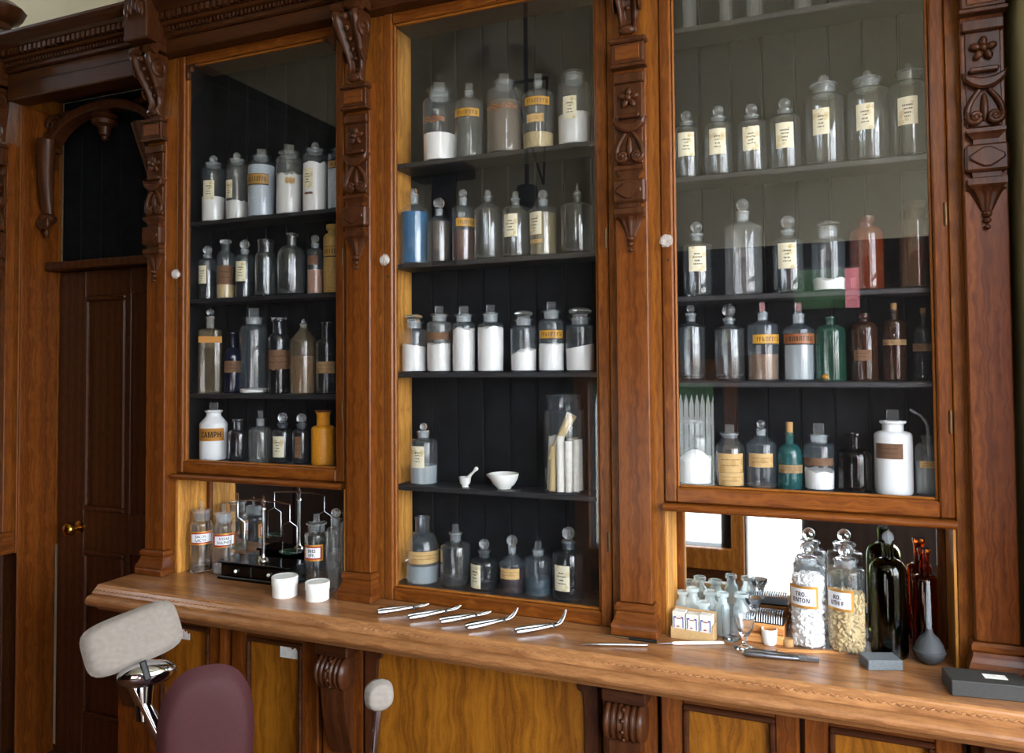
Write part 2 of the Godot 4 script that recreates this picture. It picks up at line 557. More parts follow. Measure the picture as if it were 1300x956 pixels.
func patch(r: float, a0: float, a1: float, y0: float, y1: float, torn := 0.0, seedv := 1) -> MB:
	var mb := MB.new()
	var pts := []
	var rg := RandomNumberGenerator.new()
	rg.seed = seedv
	var n := 12
	for j in n + 1:
		var a := a0 + (a1 - a0) * j / n
		var d := Vector3(sin(a), 0, cos(a)) * r
		var lo := y0 + torn * rg.randf() * (y1 - y0)
		var hi := y1 - torn * 0.7 * rg.randf() * (y1 - y0)
		pts.append([d + Vector3.UP * lo, d + Vector3.UP * hi])
	var base := 0
	for j in n + 1:
		var d: Vector3 = pts[j][0] * Vector3(1, 0, 1)
		mb.vert(pts[j][0], d.normalized(), Vector2(float(j) / n, 1)); mb.vert(pts[j][1], d.normalized(), Vector2(float(j) / n, 0))
	for j in n:
		base = j * 2
		mb.tri_i(base, base + 1, base + 3); mb.tri_i(base, base + 3, base + 2)
	return mb

# one bottle read off the photograph: x = its two sides, s shoulder, k foot of the neck, l lip, t top of the stopper (pixels)
func bottle(d: Dictionary, shelf_y: float, z: float, group: String) -> Node3D:
	var xc: float = (d.x[0] + d.x[1]) * 0.5
	z = d.get("z", z)
	var p := at_z(xc, d.s + 15.0, z)
	var phi := atan2(EYE.x - p.x, EYE.z - z)
	var R: float = (at_z(d.x[1], d.s + 15.0, z).x - at_z(d.x[0], d.s + 15.0, z).x) * 0.5 * cos(phi)
	if z < -0.08: z = -clampf(-z, R + 0.026, maxf(0.1535 - R, R + 0.026))
	p = at_z(xc, d.s + 15.0, z)
	var Y := func(py: float) -> float: return at_z(xc, py, z).y - shelf_y
	var sq: float = d.get("sq", 0.0)
	if sq > 0.0: R *= 0.82
	var b := thing(d.n, d.d, d.get("cat", "bottle"), Vector3(p.x, shelf_y, z), group)
	var ys: float = Y.call(d.s)
	var yl: float = Y.call(d.l)
	var yt: float = Y.call(d.t)
	var yk: float = Y.call(d.k) if d.has("k") else ys + (yl - ys) * 0.5
	var rn: float = R * float(d.get("nr", 0.5))
	var gm: Material = M[d.get("g", "clear")]
	var prof := [Vector2(0, 0.003), Vector2(R * 0.7, 0.003), Vector2(R * 0.88, 0.0005), Vector2(R * 0.95, 0.001), Vector2(R * 0.99, 0.005), Vector2(R, 0.011), Vector2(R, ys * 0.5)]
	if d.get("sh", "round") == "round":
		for i in 7:
			var a := PI / 2 * i / 6.0
			prof.append(Vector2(rn + (R - rn) * cos(a), ys + (yk - ys) * sin(a)))
	else:
		var c := (yk - ys) * 0.12
		prof.append(Vector2(R, ys - c)); prof.append(Vector2(R * 0.985, ys)); prof.append(Vector2(R * 0.94, ys + c)); prof.append(Vector2(rn * 1.12, yk - c)); prof.append(Vector2(rn, yk + c))
	var lipr: float = rn * float(d.get("lip", 1.25))
	var lt := minf(0.006, (yl - yk) * 0.35)
	var outer := prof.duplicate()
	outer.append_array([Vector2(rn, yl - lt * 1.6), Vector2(lipr * 0.97, yl - lt), Vector2(lipr, yl - lt * 0.5), Vector2(lipr * 0.97, yl), Vector2(rn * 0.86, yl), Vector2(rn * 0.82, yl - 0.004)])
	var mb := MB.new()
	var turn := Transform3D(Basis(Vector3.UP, phi), Vector3.ZERO)
	var g0: String = d.get("g", "clear")
	if g0 == "clear" and not d.has("c") and not d.has("thin") and sq == 0.0: gm = M.crystal
	if d.get("thick", false) or gm == M.crystal or g0 == "smoke":   # dark glass: a real wall with an inside
		outer.append_array([Vector2(rn * 0.80, yk)])
		for i in range(prof.size() - 1, 5, -1): outer.append(Vector2(maxf(prof[i].x - 0.003, 0.002), prof[i].y - (0.002 if i > 6 else 0.0)))
		outer.append_array([Vector2(R - 0.003, 0.012), Vector2(R * 0.85, 0.007), Vector2(0, 0.007)])
		mb.lathe(outer, 36, turn, sq)
		obj("glass_body", mb, gm, b)
	else:
		mb.lathe(outer, 36, turn, sq)
		obj("glass_body" if not d.get("opaque", false) else "body", mb, gm, b)
	# what it holds
	if d.has("c"):
		var c: Array = d.c
		var top: float = Y.call(c[1])
		var inner := [Vector2(0, 0.005), Vector2(R * 0.92, 0.005)]
		for q in prof:
			if q.y > 0.012 and q.y < top - 0.004: inner.append(Vector2(q.x - 0.0022, q.y))
		var rr := R - 0.0022
		if top > ys:
			var f := clampf((top - ys) / maxf(yk - ys, 0.001), 0.0, 1.0)
			rr = maxf(rn + (R - rn) * cos(asin(f)) - 0.003, 0.004)
		inner.append(Vector2(rr, top))
		var cb := MB.new()
		var hard := float(c[3]) if c.size() > 3 else 0.0    # tilt of the surface
		var mound := float(c[2]) if c.size() > 2 else 0.0   # heap in the middle
		var rough := float(c[4]) if c.size() > 4 else 0.0   # uneven edge
		inner.append(Vector2(rr * 0.96, top + mound * 0.1)); inner.append(Vector2(rr * 0.6, top + mound * 0.6)); inner.append(Vector2(rr * 0.25, top + mound)); inner.append(Vector2(0, top + mound))
		cb.lathe(inner, 30, turn, sq)
		if hard != 0.0 or rough != 0.0:
			var nz := FastNoiseLite.new()
			nz.seed = int(xc * 7.0); nz.frequency = 22.0
			var right := Vector3(cos(phi), 0, -sin(phi))
			for i in cb.v.size():
				var q := cb.v[i]
				if q.y > top - 0.003:
					cb.v[i] = q + Vector3.UP * (hard * q.dot(right) / R + rough * nz.get_noise_2d(q.x * 1.0 + 3.0, q.z * 1.0 + 1.0) * 2.0)
		obj("contents", cb, M[c[0]], b)
	# stopper
	var st: String = d.get("st", "none")
	var sm: Material = M[d.get("sm", "stopper")]
	if st != "none":
		var hgt := maxf(yt - yl, 0.008)
		var sb := MB.new()
		if st == "ball":
			var rb := hgt * 0.47
			var cy := yt - rb
			var pr := [Vector2(0, yl - 0.003), Vector2(rn * 0.95, yl - 0.003), Vector2(rn * 0.95, yl + 0.0015), Vector2(rb * 0.55, yl + 0.003)]
			for i in 13:
				var a := -PI / 2 + 0.62 + (PI - 0.62) * i / 12.0
				pr.append(Vector2(rb * cos(a) if i < 12 else 0.0, cy + rb * sin(a)))
			sb.lathe(pr, 22)
		elif st == "tab":
			var w: float = rn * float(d.get("tw", 1.15))
			sb.box(Vector3(0, yl + hgt * 0.5 - 0.001, 0), Vector3(w, hgt + 0.002, minf(w * 0.5, 0.011)), 0.002, Transform3D(Basis(Vector3.UP, phi + float(d.get("ta", 0.0))), Vector3.ZERO))
		elif st == "mushroom":
			var rm: float = rn * float(d.get("mw", 1.35))
			var pr := [Vector2(0, yl - 0.003), Vector2(rn * 0.8, yl - 0.003), Vector2(rn * 0.8, yl + hgt * 0.25)]
			for i in 11:
				var a := -PI / 2 * 0.85 + (PI / 2 * 1.85) * i / 10.0
				pr.append(Vector2(rm * cos(a) if i < 10 else 0.0, yl + hgt * 0.6 + hgt * 0.4 * sin(a)))
			sb.lathe(pr, 24)
		elif st == "disc":
			sb.lathe([Vector2(0, yl), Vector2(rn * 1.25, yl), Vector2(rn * 1.3, yl + hgt * 0.3), Vector2(rn * 1.25, yt), Vector2(0, yt)], 24)
		elif st == "point":
			sb.lathe([Vector2(0, yl - 0.002), Vector2(rn * 0.8, yl - 0.002), Vector2(rn * 0.7, yl + hgt * 0.15), Vector2(rn * 0.25, yl + hgt * 0.3), Vector2(rn * 0.3, yl + hgt * 0.6), Vector2(rn * 0.12, yt), Vector2(0, yt)], 16)
		elif st == "cork":
			sb.lathe([Vector2(0, yl - 0.008), Vector2(rn * 0.78, yl - 0.008), Vector2(rn * 0.86, yt - 0.001), Vector2(rn * 0.8, yt), Vector2(0, yt)], 18)
		var so := obj("stopper" if st != "cork" else "cork_stopper", sb, sm, b)
		if st in ["ball", "tab", "mushroom"] and d.get("plug", true):
			var pb := MB.new()
			pb.lathe([Vector2(rn * 0.86, yk + (yl - yk) * 0.05), Vector2(rn * 0.93, yl - 0.003)], 22)
			obj("ground_plug", pb, M.frost, so)
	# labels: [kind, x0, x1, y0, y1, variant, torn]
	for lb in d.get("labels", []):
		var half: float = (d.x[1] - d.x[0]) * 0.5
		var rl := R + 0.0006
		var aa := phi + asin(clampf((lb[1] - xc) / half, -0.985, 0.985))
		var bb := phi + asin(clampf((lb[2] - xc) / half, -0.985, 0.985))
		var zf := z + R * cos(phi)
		var y1: float = at_z(xc, lb[3], zf).y - shelf_y
		var y0: float = at_z(xc, lb[4], zf).y - shelf_y
		var variant: int = lb[5] if lb.size() > 5 else 0
		var torn: float = lb[6] if lb.size() > 6 else 0.0
		var mat: Material = M.label_white
		match lb[0]:
			"slip": mat = M.slips[variant]
			"gold": mat = M.golds[variant]
			"kraft": mat = M.krafts[variant]
			"plain_gold": mat = M.amber_paper
		if sq > 0.0:
			var fb := MB.new()
			fb.box(Vector3(0, (y0 + y1) * 0.5, R), Vector3(R * 1.9, y1 - y0, 0.0012), 0.0, turn)
			obj("label", fb, mat, b)
			continue
		if lb[0] == "shield":   # white plate with a gilt edge, a red line and lettering
			var g := obj("label", patch(rl, aa, bb, y0, y1), M.gold, b)
			var e := (y1 - y0) * 0.10
			var ea := e / R
			if variant == 1: obj("red_line", patch(rl + 0.0003, aa + ea, bb - ea, y0 + e, y1 - e), M.red_line, g)
			var f2 := 1.9 if variant == 1 else 1.2
			obj("white_field", patch(rl + 0.0006, aa + ea * f2, bb - ea * f2, y0 + e * f2, y1 - e * f2), M.label_white, g)
			var hh := (y1 - y0) * 0.20
			var lift := 0.0
			for ln in d.text:
				obj("lettering", bent_text(ln, rl + 0.0008, (aa + bb) * 0.5 - 0.04, (y0 + y1) * 0.5 + hh * 0.62 - lift, hh, 0.85), M.ink, g)
				lift += hh * 1.35
			continue
		var lo := obj("label", patch(rl, aa, bb, y0, y1, torn, int(xc)), mat, b)
		if d.has("text"):
			obj("lettering", bent_text(d.text[0], rl + 0.0003, (aa + bb) * 0.5 + 0.05, (y0 + y1) * 0.5, (y1 - y0) * 0.46, 0.74), M.dark_ink, lo)
	return b

# ---------------------------------------------------------------- joinery
const CT := 0.84                 # worktop
const BAYS := [[-2.172, -1.457], [-1.309, -0.574], [-0.425, 0.269]]
const POSTS := [-3.08, -2.238, -1.383, -0.4995, 0.3435]
const BACK := -0.155

func bx(mb: MB, x0: float, x1: float, y0: float, y1: float, z0: float, z1: float, b := 0.0) -> void:
	mb.box(Vector3(x0 + x1, y0 + y1, z0 + z1) * 0.5, Vector3(absf(x1 - x0), absf(y1 - y0), absf(z1 - z0)), b)

func bar(x0: float, x1: float, y0: float, y1: float, z0: float, z1: float, b := 0.0) -> MB:
	var mb := MB.new()
	bx(mb, x0, x1, y0, y1, z0, z1, b)
	return mb

# a wall standing across an axis, with rectangular openings [u0, u1, y0, y1]
func pierced(mb: MB, across_x: bool, u0: float, u1: float, y0: float, y1: float, w0: float, w1: float, holes: Array) -> void:
	var us := [u0, u1]
	var ys := [y0, y1]
	for h in holes:
		for k in 2:
			us.append(clampf(h[k], u0, u1)); ys.append(clampf(h[2 + k], y0, y1))
	us.sort(); ys.sort()
	for i in us.size() - 1:
		for j in ys.size() - 1:
			if us[i + 1] - us[i] < 1e-4 or ys[j + 1] - ys[j] < 1e-4: continue
			var cu: float = (us[i] + us[i + 1]) * 0.5
			var cy: float = (ys[j] + ys[j + 1]) * 0.5
			var open := false
			for h in holes:
				if cu > h[0] and cu < h[1] and cy > h[2] and cy < h[3]: open = true
			if open: continue
			if across_x: bx(mb, us[i], us[i + 1], ys[j], ys[j + 1], w0, w1)
			else: bx(mb, w0, w1, ys[j], ys[j + 1], us[i], us[i + 1])

func room() -> void:
	struct("floor", bar(-4.9, 1.85, -0.12, 0.0, -0.45, 3.05), M.floor, "brown boarded floor of the shop", "floor")
	struct("ceiling", bar(-4.9, 1.85, 4.1, 4.22, -0.45, 3.05), M.ceiling, "pale plaster ceiling", "ceiling")
	struct("wall_back", bar(-4.8, 0.411, 0.0, 4.1, -0.32, -0.2), M.cream_wall, "cream painted wall above and behind the wooden cabinets", "wall")
	var nib := MB.new()
	pierced(nib, true, 0.411, 1.72, 0.0, 4.1, -0.32, 0.13, [[0.7, 1.6, 0.9, 3.7]])  # opening added out of view to throw daylight on the facing wall
	struct("wall_nib", nib, M.olive_wall, "olive painted wall beside the last carved pilaster", "wall")
	var lw := MB.new()
	pierced(lw, false, -0.32, 3.0, 0.0, 4.1, -4.92, -4.8, [[-0.1, 0.85, 3.3, 4.0]])  # high opening added out of view to brighten the upper walls
	struct("wall_left", lw, M.cream_wall, "cream end wall of the shop", "wall")
	var mb := MB.new()
	pierced(mb, false, -0.32, 3.0, 0.0, 4.1, 1.7, 1.85, [[0.45, 2.7, 0.7, 2.9]])
	struct("wall_right", mb, M.cream_wall, "cream wall with the tall shop window", "wall")
	var holes := [[-1.5, -0.69, 0.36, 1.45], [-0.53, -0.19, 0.04, 0.62], [-0.2, 0.17, 1.9, 2.15], [0.85, 1.6, 0.7, 3.6]]  # last opening is an added window, for frontal light on the cabinets
	mb = MB.new()
	pierced(mb, true, -4.8, 1.7, 0.0, 2.3, 2.88, 3.0, holes)
	struct("wall_front", mb, M.street_wall, "dark wood panelling of the street front", "wall")
	mb = MB.new()
	pierced(mb, true, -4.8, 1.7, 2.3, 4.1, 2.88, 3.0, holes)
	struct("wall_front_upper", mb, M.cream_wall, "cream wall above the dark panelling", "wall")
	# window bars in the right wall
	mb = MB.new()
	for z in [0.45, 1.55, 2.65]: bx(mb, 1.74, 1.80, 0.7, 2.9, z, z + 0.05)
	for y in [0.7, 1.9, 2.85]: bx(mb, 1.74, 1.80, y, y + 0.05, 0.45, 2.7)
	struct("window_1", mb, M.white_paint, "white glazing bars of the tall shop window", "window")
	mb = MB.new()
	for x in [0.85, 1.2, 1.55]: bx(mb, x, x + 0.05, 0.7, 3.6, 2.92, 2.98)
	for y in [0.7, 2.1, 3.55]: bx(mb, 0.85, 1.6, y, y + 0.05, 2.92, 2.98)
	struct("window_2", mb, M.white_paint, "white glazing bars of an added unseen window beside the street door", "window")  # added window, unseen; lights the cabinet fronts
	mb = MB.new()
	for x in [0.7, 1.12, 1.55]: bx(mb, x, x + 0.05, 0.9, 3.7, -0.15, -0.09)
	for y in [0.9, 2.3, 3.65]: bx(mb, 0.7, 1.6, y, y + 0.05, -0.15, -0.09)
	struct("window_3", mb, M.white_paint, "white glazing bars of an added unseen window beyond the olive wall corner", "window")  # added window, unseen; brightens the wall that the panes reflect
	struct("ground_back", bar(-30, 1.85, -0.3, -0.13, -30, -0.46), M.paving, "pale paving behind the shop", "ground")
	mb = MB.new()
	for z in [-0.1, 0.35, 0.8]: bx(mb, -4.89, -4.83, 3.3, 4.0, z, z + 0.05)
	for y in [3.3, 3.95]: bx(mb, -4.89, -4.83, y, y + 0.05, -0.1, 0.85)
	struct("window_4", mb, M.white_paint, "white glazing bars of an added unseen high window in the end wall", "window")  # added window, unseen; lifts the upper walls and their reflection
	# what lies outside, as the panes and the mirror show it
	struct("ground", bar(-30, 30, -0.3, -0.13, 3.05, 40), M.paving, "pale paving outside", "ground")
	struct("ground_side", bar(1.86, 40, -0.3, -0.13, -30, 3.05), M.paving, "pale paving beside the shop", "ground")
	var fence := thing("picket_fence", "white pointed picket fence outside the shop", "fence", Vector3(0, -0.13, 6.0))
	for k in 60:
		var x := -3.1 + k * 0.056
		var pk := MB.new()
		pk.prism(PackedVector2Array([Vector2(x, 0), Vector2(x + 0.045, 0), Vector2(x + 0.045, 1.28), Vector2(x + 0.0225, 1.39), Vector2(x, 1.28)]), 2, 0.0, 0.02)
		obj("picket", pk, M.white_paint, fence)
	for y in [0.3, 1.08]: obj("fence_rail", bar(-3.1, 0.28, y, y + 0.07, 0.02, 0.05), M.white_paint, fence)
	var hedge := MB.new()
	var nz := FastNoiseLite.new()
	nz.seed = 4; nz.frequency = 0.9
	for side in [-1.0, 1.0]:
		var pts := []
		for i in 61:
			var row := []
			for j in 25:
				var p := Vector3(-6.0 + 6.2 * i / 60.0, -0.13 + 3.1 * j / 24.0, 9.5 + side * 0.5 * sqrt(maxf(1.0 - pow(j / 24.0, 4.0), 0.0)))
				row.append(p + Vector3(0, 0, nz.get_noise_3d(p.x * 2.0, p.y * 2.0, side) * 0.25))
			pts.append(row)
		hedge.grid(pts, Vector3.ZERO, side < 0)
	tag(obj("garden_hedge", hedge, M.hedge), "tall green hedge behind the white picket fence", "hedge")
	var house := thing("house", "pink rendered house beyond the hedge", "house", Vector3(2.2, -0.13, 12.2))
	obj("wall", bar(-2.05, 2.0, 0, 4.4, -1.5, 1.5), M.pink, house)
	obj("roof", bar(-2.2, 2.15, 4.4, 4.55, -1.65, 1.65), M.stone, house)
	for y in [0.9, 2.6]: obj("window", bar(-1.2, -0.4, y, y + 1.1, -1.53, -1.48), M.black_lacquer, house)
	var sd := thing("street_door", "brown framed street door opposite the cabinets", "door", Vector3(-0.9, 0, 2.86))
	for q in [[0.28, 0.36, 0.0, 1.6], [-0.70, -0.60, 0.0, 1.6]]: obj("stile", bar(q[0], q[1], q[2], q[3], -0.03, 0.015, 0.004), M.oak, sd)
	for q in [[0.22, 0.36], [0.0, 0.08], [1.45, 1.6]]: obj("rail", bar(-0.60, 0.28, q[0], q[1], -0.03, 0.015, 0.004), M.oak, sd)
	obj("panel", bar(-0.60, 0.28, 0.08, 0.22, -0.01, 0.01), M.stain_h, sd)
	# furniture that faces the cabinets and shows in their panes
	var post := thing("wooden_post", "dark square post with a flat cap on the street front", "post", Vector3(-2.46, 0.0, 2.62))
	obj("shaft", bar(-0.075, 0.075, 0, 2.86, -0.05, 0.05, 0.008), M.street_wall, post)
	obj("cap", bar(-0.21, 0.21, 2.86, 2.95, -0.1, 0.079, 0.01), M.street_wall, post)
	var arch := thing("carved_arch", "carved wooden arch over the street front panelling", "arch", Vector3(-2.1, 2.3, 2.8))
	mb = MB.new()
	var ring := PackedVector2Array()
	for i in 25:
		var a := PI * i / 24.0
		ring.append(Vector2(cos(a) * 0.76, 0.3 + sin(a) * 1.34))
	for i in 25:
		var a := PI * (24 - i) / 24.0
		ring.append(Vector2(cos(a) * 0.66, 0.3 + sin(a) * 1.22))
	mb.prism(ring, 2, -0.06, 0.07, 0.01)
	obj("arch_ring", mb, M.plaster, arch)
	for sx in [-1.0, 1.0]:
		obj("impost", bar(sx * 0.71 - 0.07, sx * 0.71 + 0.07, 0.0, 0.32, -0.07, 0.075, 0.01), M.plaster, arch)
		mb = MB.new()
		var sp := []
		var rad := []
		for i in 40:
			var a := i * 0.36
			var r := 0.16 * exp(-a * 0.14)
			sp.append(Vector3(sx * (0.66 + r * cos(a)), 1.45 + r * sin(a), 0.0)); rad.append(0.022 * exp(-a * 0.08))
		mb.tube(sp, rad, 6)
		obj("scroll", mb, M.plaster, arch)
	obj("keystone", bar(-0.06, 0.06, 1.32, 1.66, -0.08, 0.075, 0.01), M.plaster, arch)
	var cup := thing("tall_cupboard", "tall dark cupboard in the corner by the street front", "cupboard", Vector3(-4.15, 0, 2.05))
	obj("carcass", bar(-0.63, 0.63, 0.0, 3.34, -0.82, 0.82, 0.01), M.street_wall, cup)
	obj("cornice", bar(-0.645, 0.66, 3.34, 3.42, -0.85, 0.825, 0.01), M.street_wall, cup)
	for s in [-0.41, 0.41]: obj("door", bar(0.63, 0.65, 0.1, 3.2, s - 0.38, s + 0.38, 0.005), M.street_wall, cup)
	var lamp := thing("gas_pendant", "black iron gas pendant hanging from the ceiling", "lamp", Vector3(-1.41, 4.1, 1.5))
	mb = MB.new()
	mb.lathe([Vector2(0, -1.62), Vector2(0.011, -1.62), Vector2(0.011, 0), Vector2(0, 0)], 10)
	obj("rod", mb, M.iron, lamp)
	mb = MB.new()
	mb.tube([Vector3(-0.08, -1.08, 0), Vector3(0.12, -1.08, 0)], [0.009, 0.009], 8)
	mb.tube([Vector3(-0.075, -1.08, 0), Vector3(0.09, -1.62, 0)], [0.006, 0.006], 6)
	mb.tube([Vector3(0.115, -1.08, 0), Vector3(0.09, -1.62, 0)], [0.006, 0.006], 6)
	obj("bracket", mb, M.iron, lamp)
	mb = MB.new()
	mb.lathe([Vector2(0, -1.75), Vector2(0.03, -1.73), Vector2(0.06, -1.66), Vector2(0.05, -1.62), Vector2(0, -1.61)], 14)
	obj("burner", mb, M.iron, lamp)

# ---- one glazed cabinet
func cabinet(k: int, y0: float, label: String, shelves: Array, open_below: bool) -> void:
	var x0: float = BAYS[k][0]
	var x1: float = BAYS[k][1]
	var top := 2.70
	var c := thing("display_cabinet", label, "cabinet", Vector3((x0 + x1) * 0.5, y0, 0), "glazed wall cabinets")
	var w := (x1 - x0) * 0.5
	var h := top - y0
	var dy := y0
	# back boards with open joints
	var n := int(round((x1 - x0) / 0.092))
	for i in n:
		var a := -w + 2.0 * w * i / n
		obj("back_board", bar(a + 0.0012, a + 2.0 * w / n - 0.0012, 0.0, h, BACK - 0.014, BACK, 0.003), M.black_board, c)
	obj("backing", bar(-w, w, 0.0, h, BACK - 0.03, BACK - 0.0145), M.gap, c)
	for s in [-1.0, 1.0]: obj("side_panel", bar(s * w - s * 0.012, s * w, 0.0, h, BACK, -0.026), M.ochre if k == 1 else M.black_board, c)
	obj("floor_board", bar(-w, w, -0.0, 0.04, BACK, -0.026, 0.002), M.shelf, c)
	obj("top_board", bar(-w, w, h - 0.02, h, BACK, -0.026), M.stain_h, c)
	for sy in shelves: obj("shelf", bar(-w + 0.0122, w - 0.0122, sy - dy - 0.016, sy - dy, BACK + 0.0005, -0.04, 0.003), M.shelf, c)
	# door
	var d := holder("door", c)
	var st := 0.033
	for s in [-1.0, 1.0]: obj("stile", bar(s * w - s * st, s * w - s * 0.001, 0.0, h, -0.024, 0.004, 0.004), M.stile, d)
	obj("bottom_rail", bar(-w + st, w - st, 0.0, 0.040, -0.024, 0.0035, 0.004), M.rail, d)
	obj("top_rail", bar(-w + st, w - st, h - 0.034, h, -0.024, 0.0035, 0.004), M.rail, d)
	for s in [-1.0, 1.0]: obj("bead", bar(s * (w - st) - s * 0.007, s * (w - st), 0.040, h - 0.034, -0.022, -0.006, 0.003), M.oak, d)
	for yy in [0.040, h - 0.041]: obj("bead", bar(-w + st + 0.007, w - st - 0.007, yy, yy + 0.007, -0.022, -0.006, 0.003), M.oak_h, d)
	obj("glass_pane", bar(-w + st, w - st, 0.040, h - 0.034, -0.016, -0.013), M.pane, d)
	# corner brackets of the left door
	if k == 0:
		for s in [-1.0, 1.0]:
			var b := MB.new()
			var e: float = s * (w - st)
			b.prism(PackedVector2Array([Vector2(e, h - 0.034), Vector2(e - s * 0.055, h - 0.034), Vector2(e - s * 0.05, h - 0.045), Vector2(e - s * 0.03, h - 0.046), Vector2(e - s * 0.026, h - 0.06), Vector2(e - s * 0.014, h - 0.064), Vector2(e - s * 0.012, h - 0.085), Vector2(e, h - 0.09)]), 2, -0.012, 0.002, 0.002)
			obj("corner_bracket", b, M.carved, d)
	# faceted glass knob and keyhole on the left stile
	var kb := MB.new()
	var xf := Transform3D(Basis(Vector3.RIGHT, PI / 2), Vector3(-w + st * 0.6, 1.905 - dy, 0.004))
	var pr := [Vector2(0.004, 0), Vector2(0.005, 0.009), Vector2(0.013, 0.014), Vector2(0.019, 0.024), Vector2(0.013, 0.032), Vector2(0.006, 0.034), Vector2(0, 0.034)]
	for i in pr.size() - 1:
		for j in 8:
			var q := []
			for e in [[i, j], [i + 1, j], [i + 1, j + 1], [i, j + 1]]:
				var a: float = TAU * e[1] / 8.0 + 0.2
				q.append(xf * Vector3(pr[e[0]].x * sin(a), pr[e[0]].y, pr[e[0]].x * cos(a)))
			if pr[i + 1].x < 1e-5: q.remove_at(2)
			kb.facet(q, xf * Vector3(0, pr[i].y * 0.5 + pr[i + 1].y * 0.5 - 0.004, 0))
	obj("knob", kb, M.knob_glass, d).set_meta("label", "faceted clear glass knob")
	var kh := MB.new()
	kh.lathe([Vector2(0.0035, 0.0), Vector2(0.0035, 0.001), Vector2(0, 0.001)], 10, Transform3D(Basis(Vector3.RIGHT, PI / 2), Vector3(-w + st * 0.6, 1.855 - dy, 0.004)))
	obj("keyhole", kh, M.iron, d)
	for hy in ([1.90, 1.05] if k == 1 else [1.9, 1.4]):
		var hb := MB.new()
		hb.lathe([Vector2(0, 0), Vector2(0.0045, 0), Vector2(0.0045, 0.055), Vector2(0, 0.055)], 10, Transform3D(Basis.IDENTITY, Vector3(w - 0.006, hy - dy, 0.0045)))
		obj("hinge", hb, M.bronze, d)
	if open_below:
		var f := CT - y0
		obj("sill_moulding", _mould(-w, w), M.rail, c)
		for s in [-1.0, 1.0]: obj("recess_side", bar(s * w - s * 0.006, s * w, f, -0.02, -0.15, -0.004), M.ochre, c)
		obj("recess_ceiling", bar(-w + 0.006, w - 0.006, -0.018, -0.004, -0.15, -0.004), M.ochre, c)
		var mf := obj("mirror", bar(-w + 0.026, w - 0.026, f + 0.004, -0.02, -0.15, -0.147), M.mirror, c)
		mf.set_meta("label", "mirror plate at the back of the open recess")
		for s in [-1.0, 1.0]: obj("mirror_frame", bar(s * w - s * 0.006, s * w - s * 0.026, f, -0.02, -0.15, -0.138, 0.003), M.stile, c)

func _mould(a: float, b: float) -> MB:
	var mb := MB.new()
	var p := PackedVector2Array([Vector2(-0.02, -0.002), Vector2(0.012, -0.002)])
	for i in 9:
		var t := PI / 2 - PI * i / 8.0
		p.append(Vector2(0.016 + 0.012 * cos(t), -0.012 + 0.010 * sin(t)))
	p.append(Vector2(-0.02, -0.022))
	mb.prism(p, 0, a, b)
	return mb

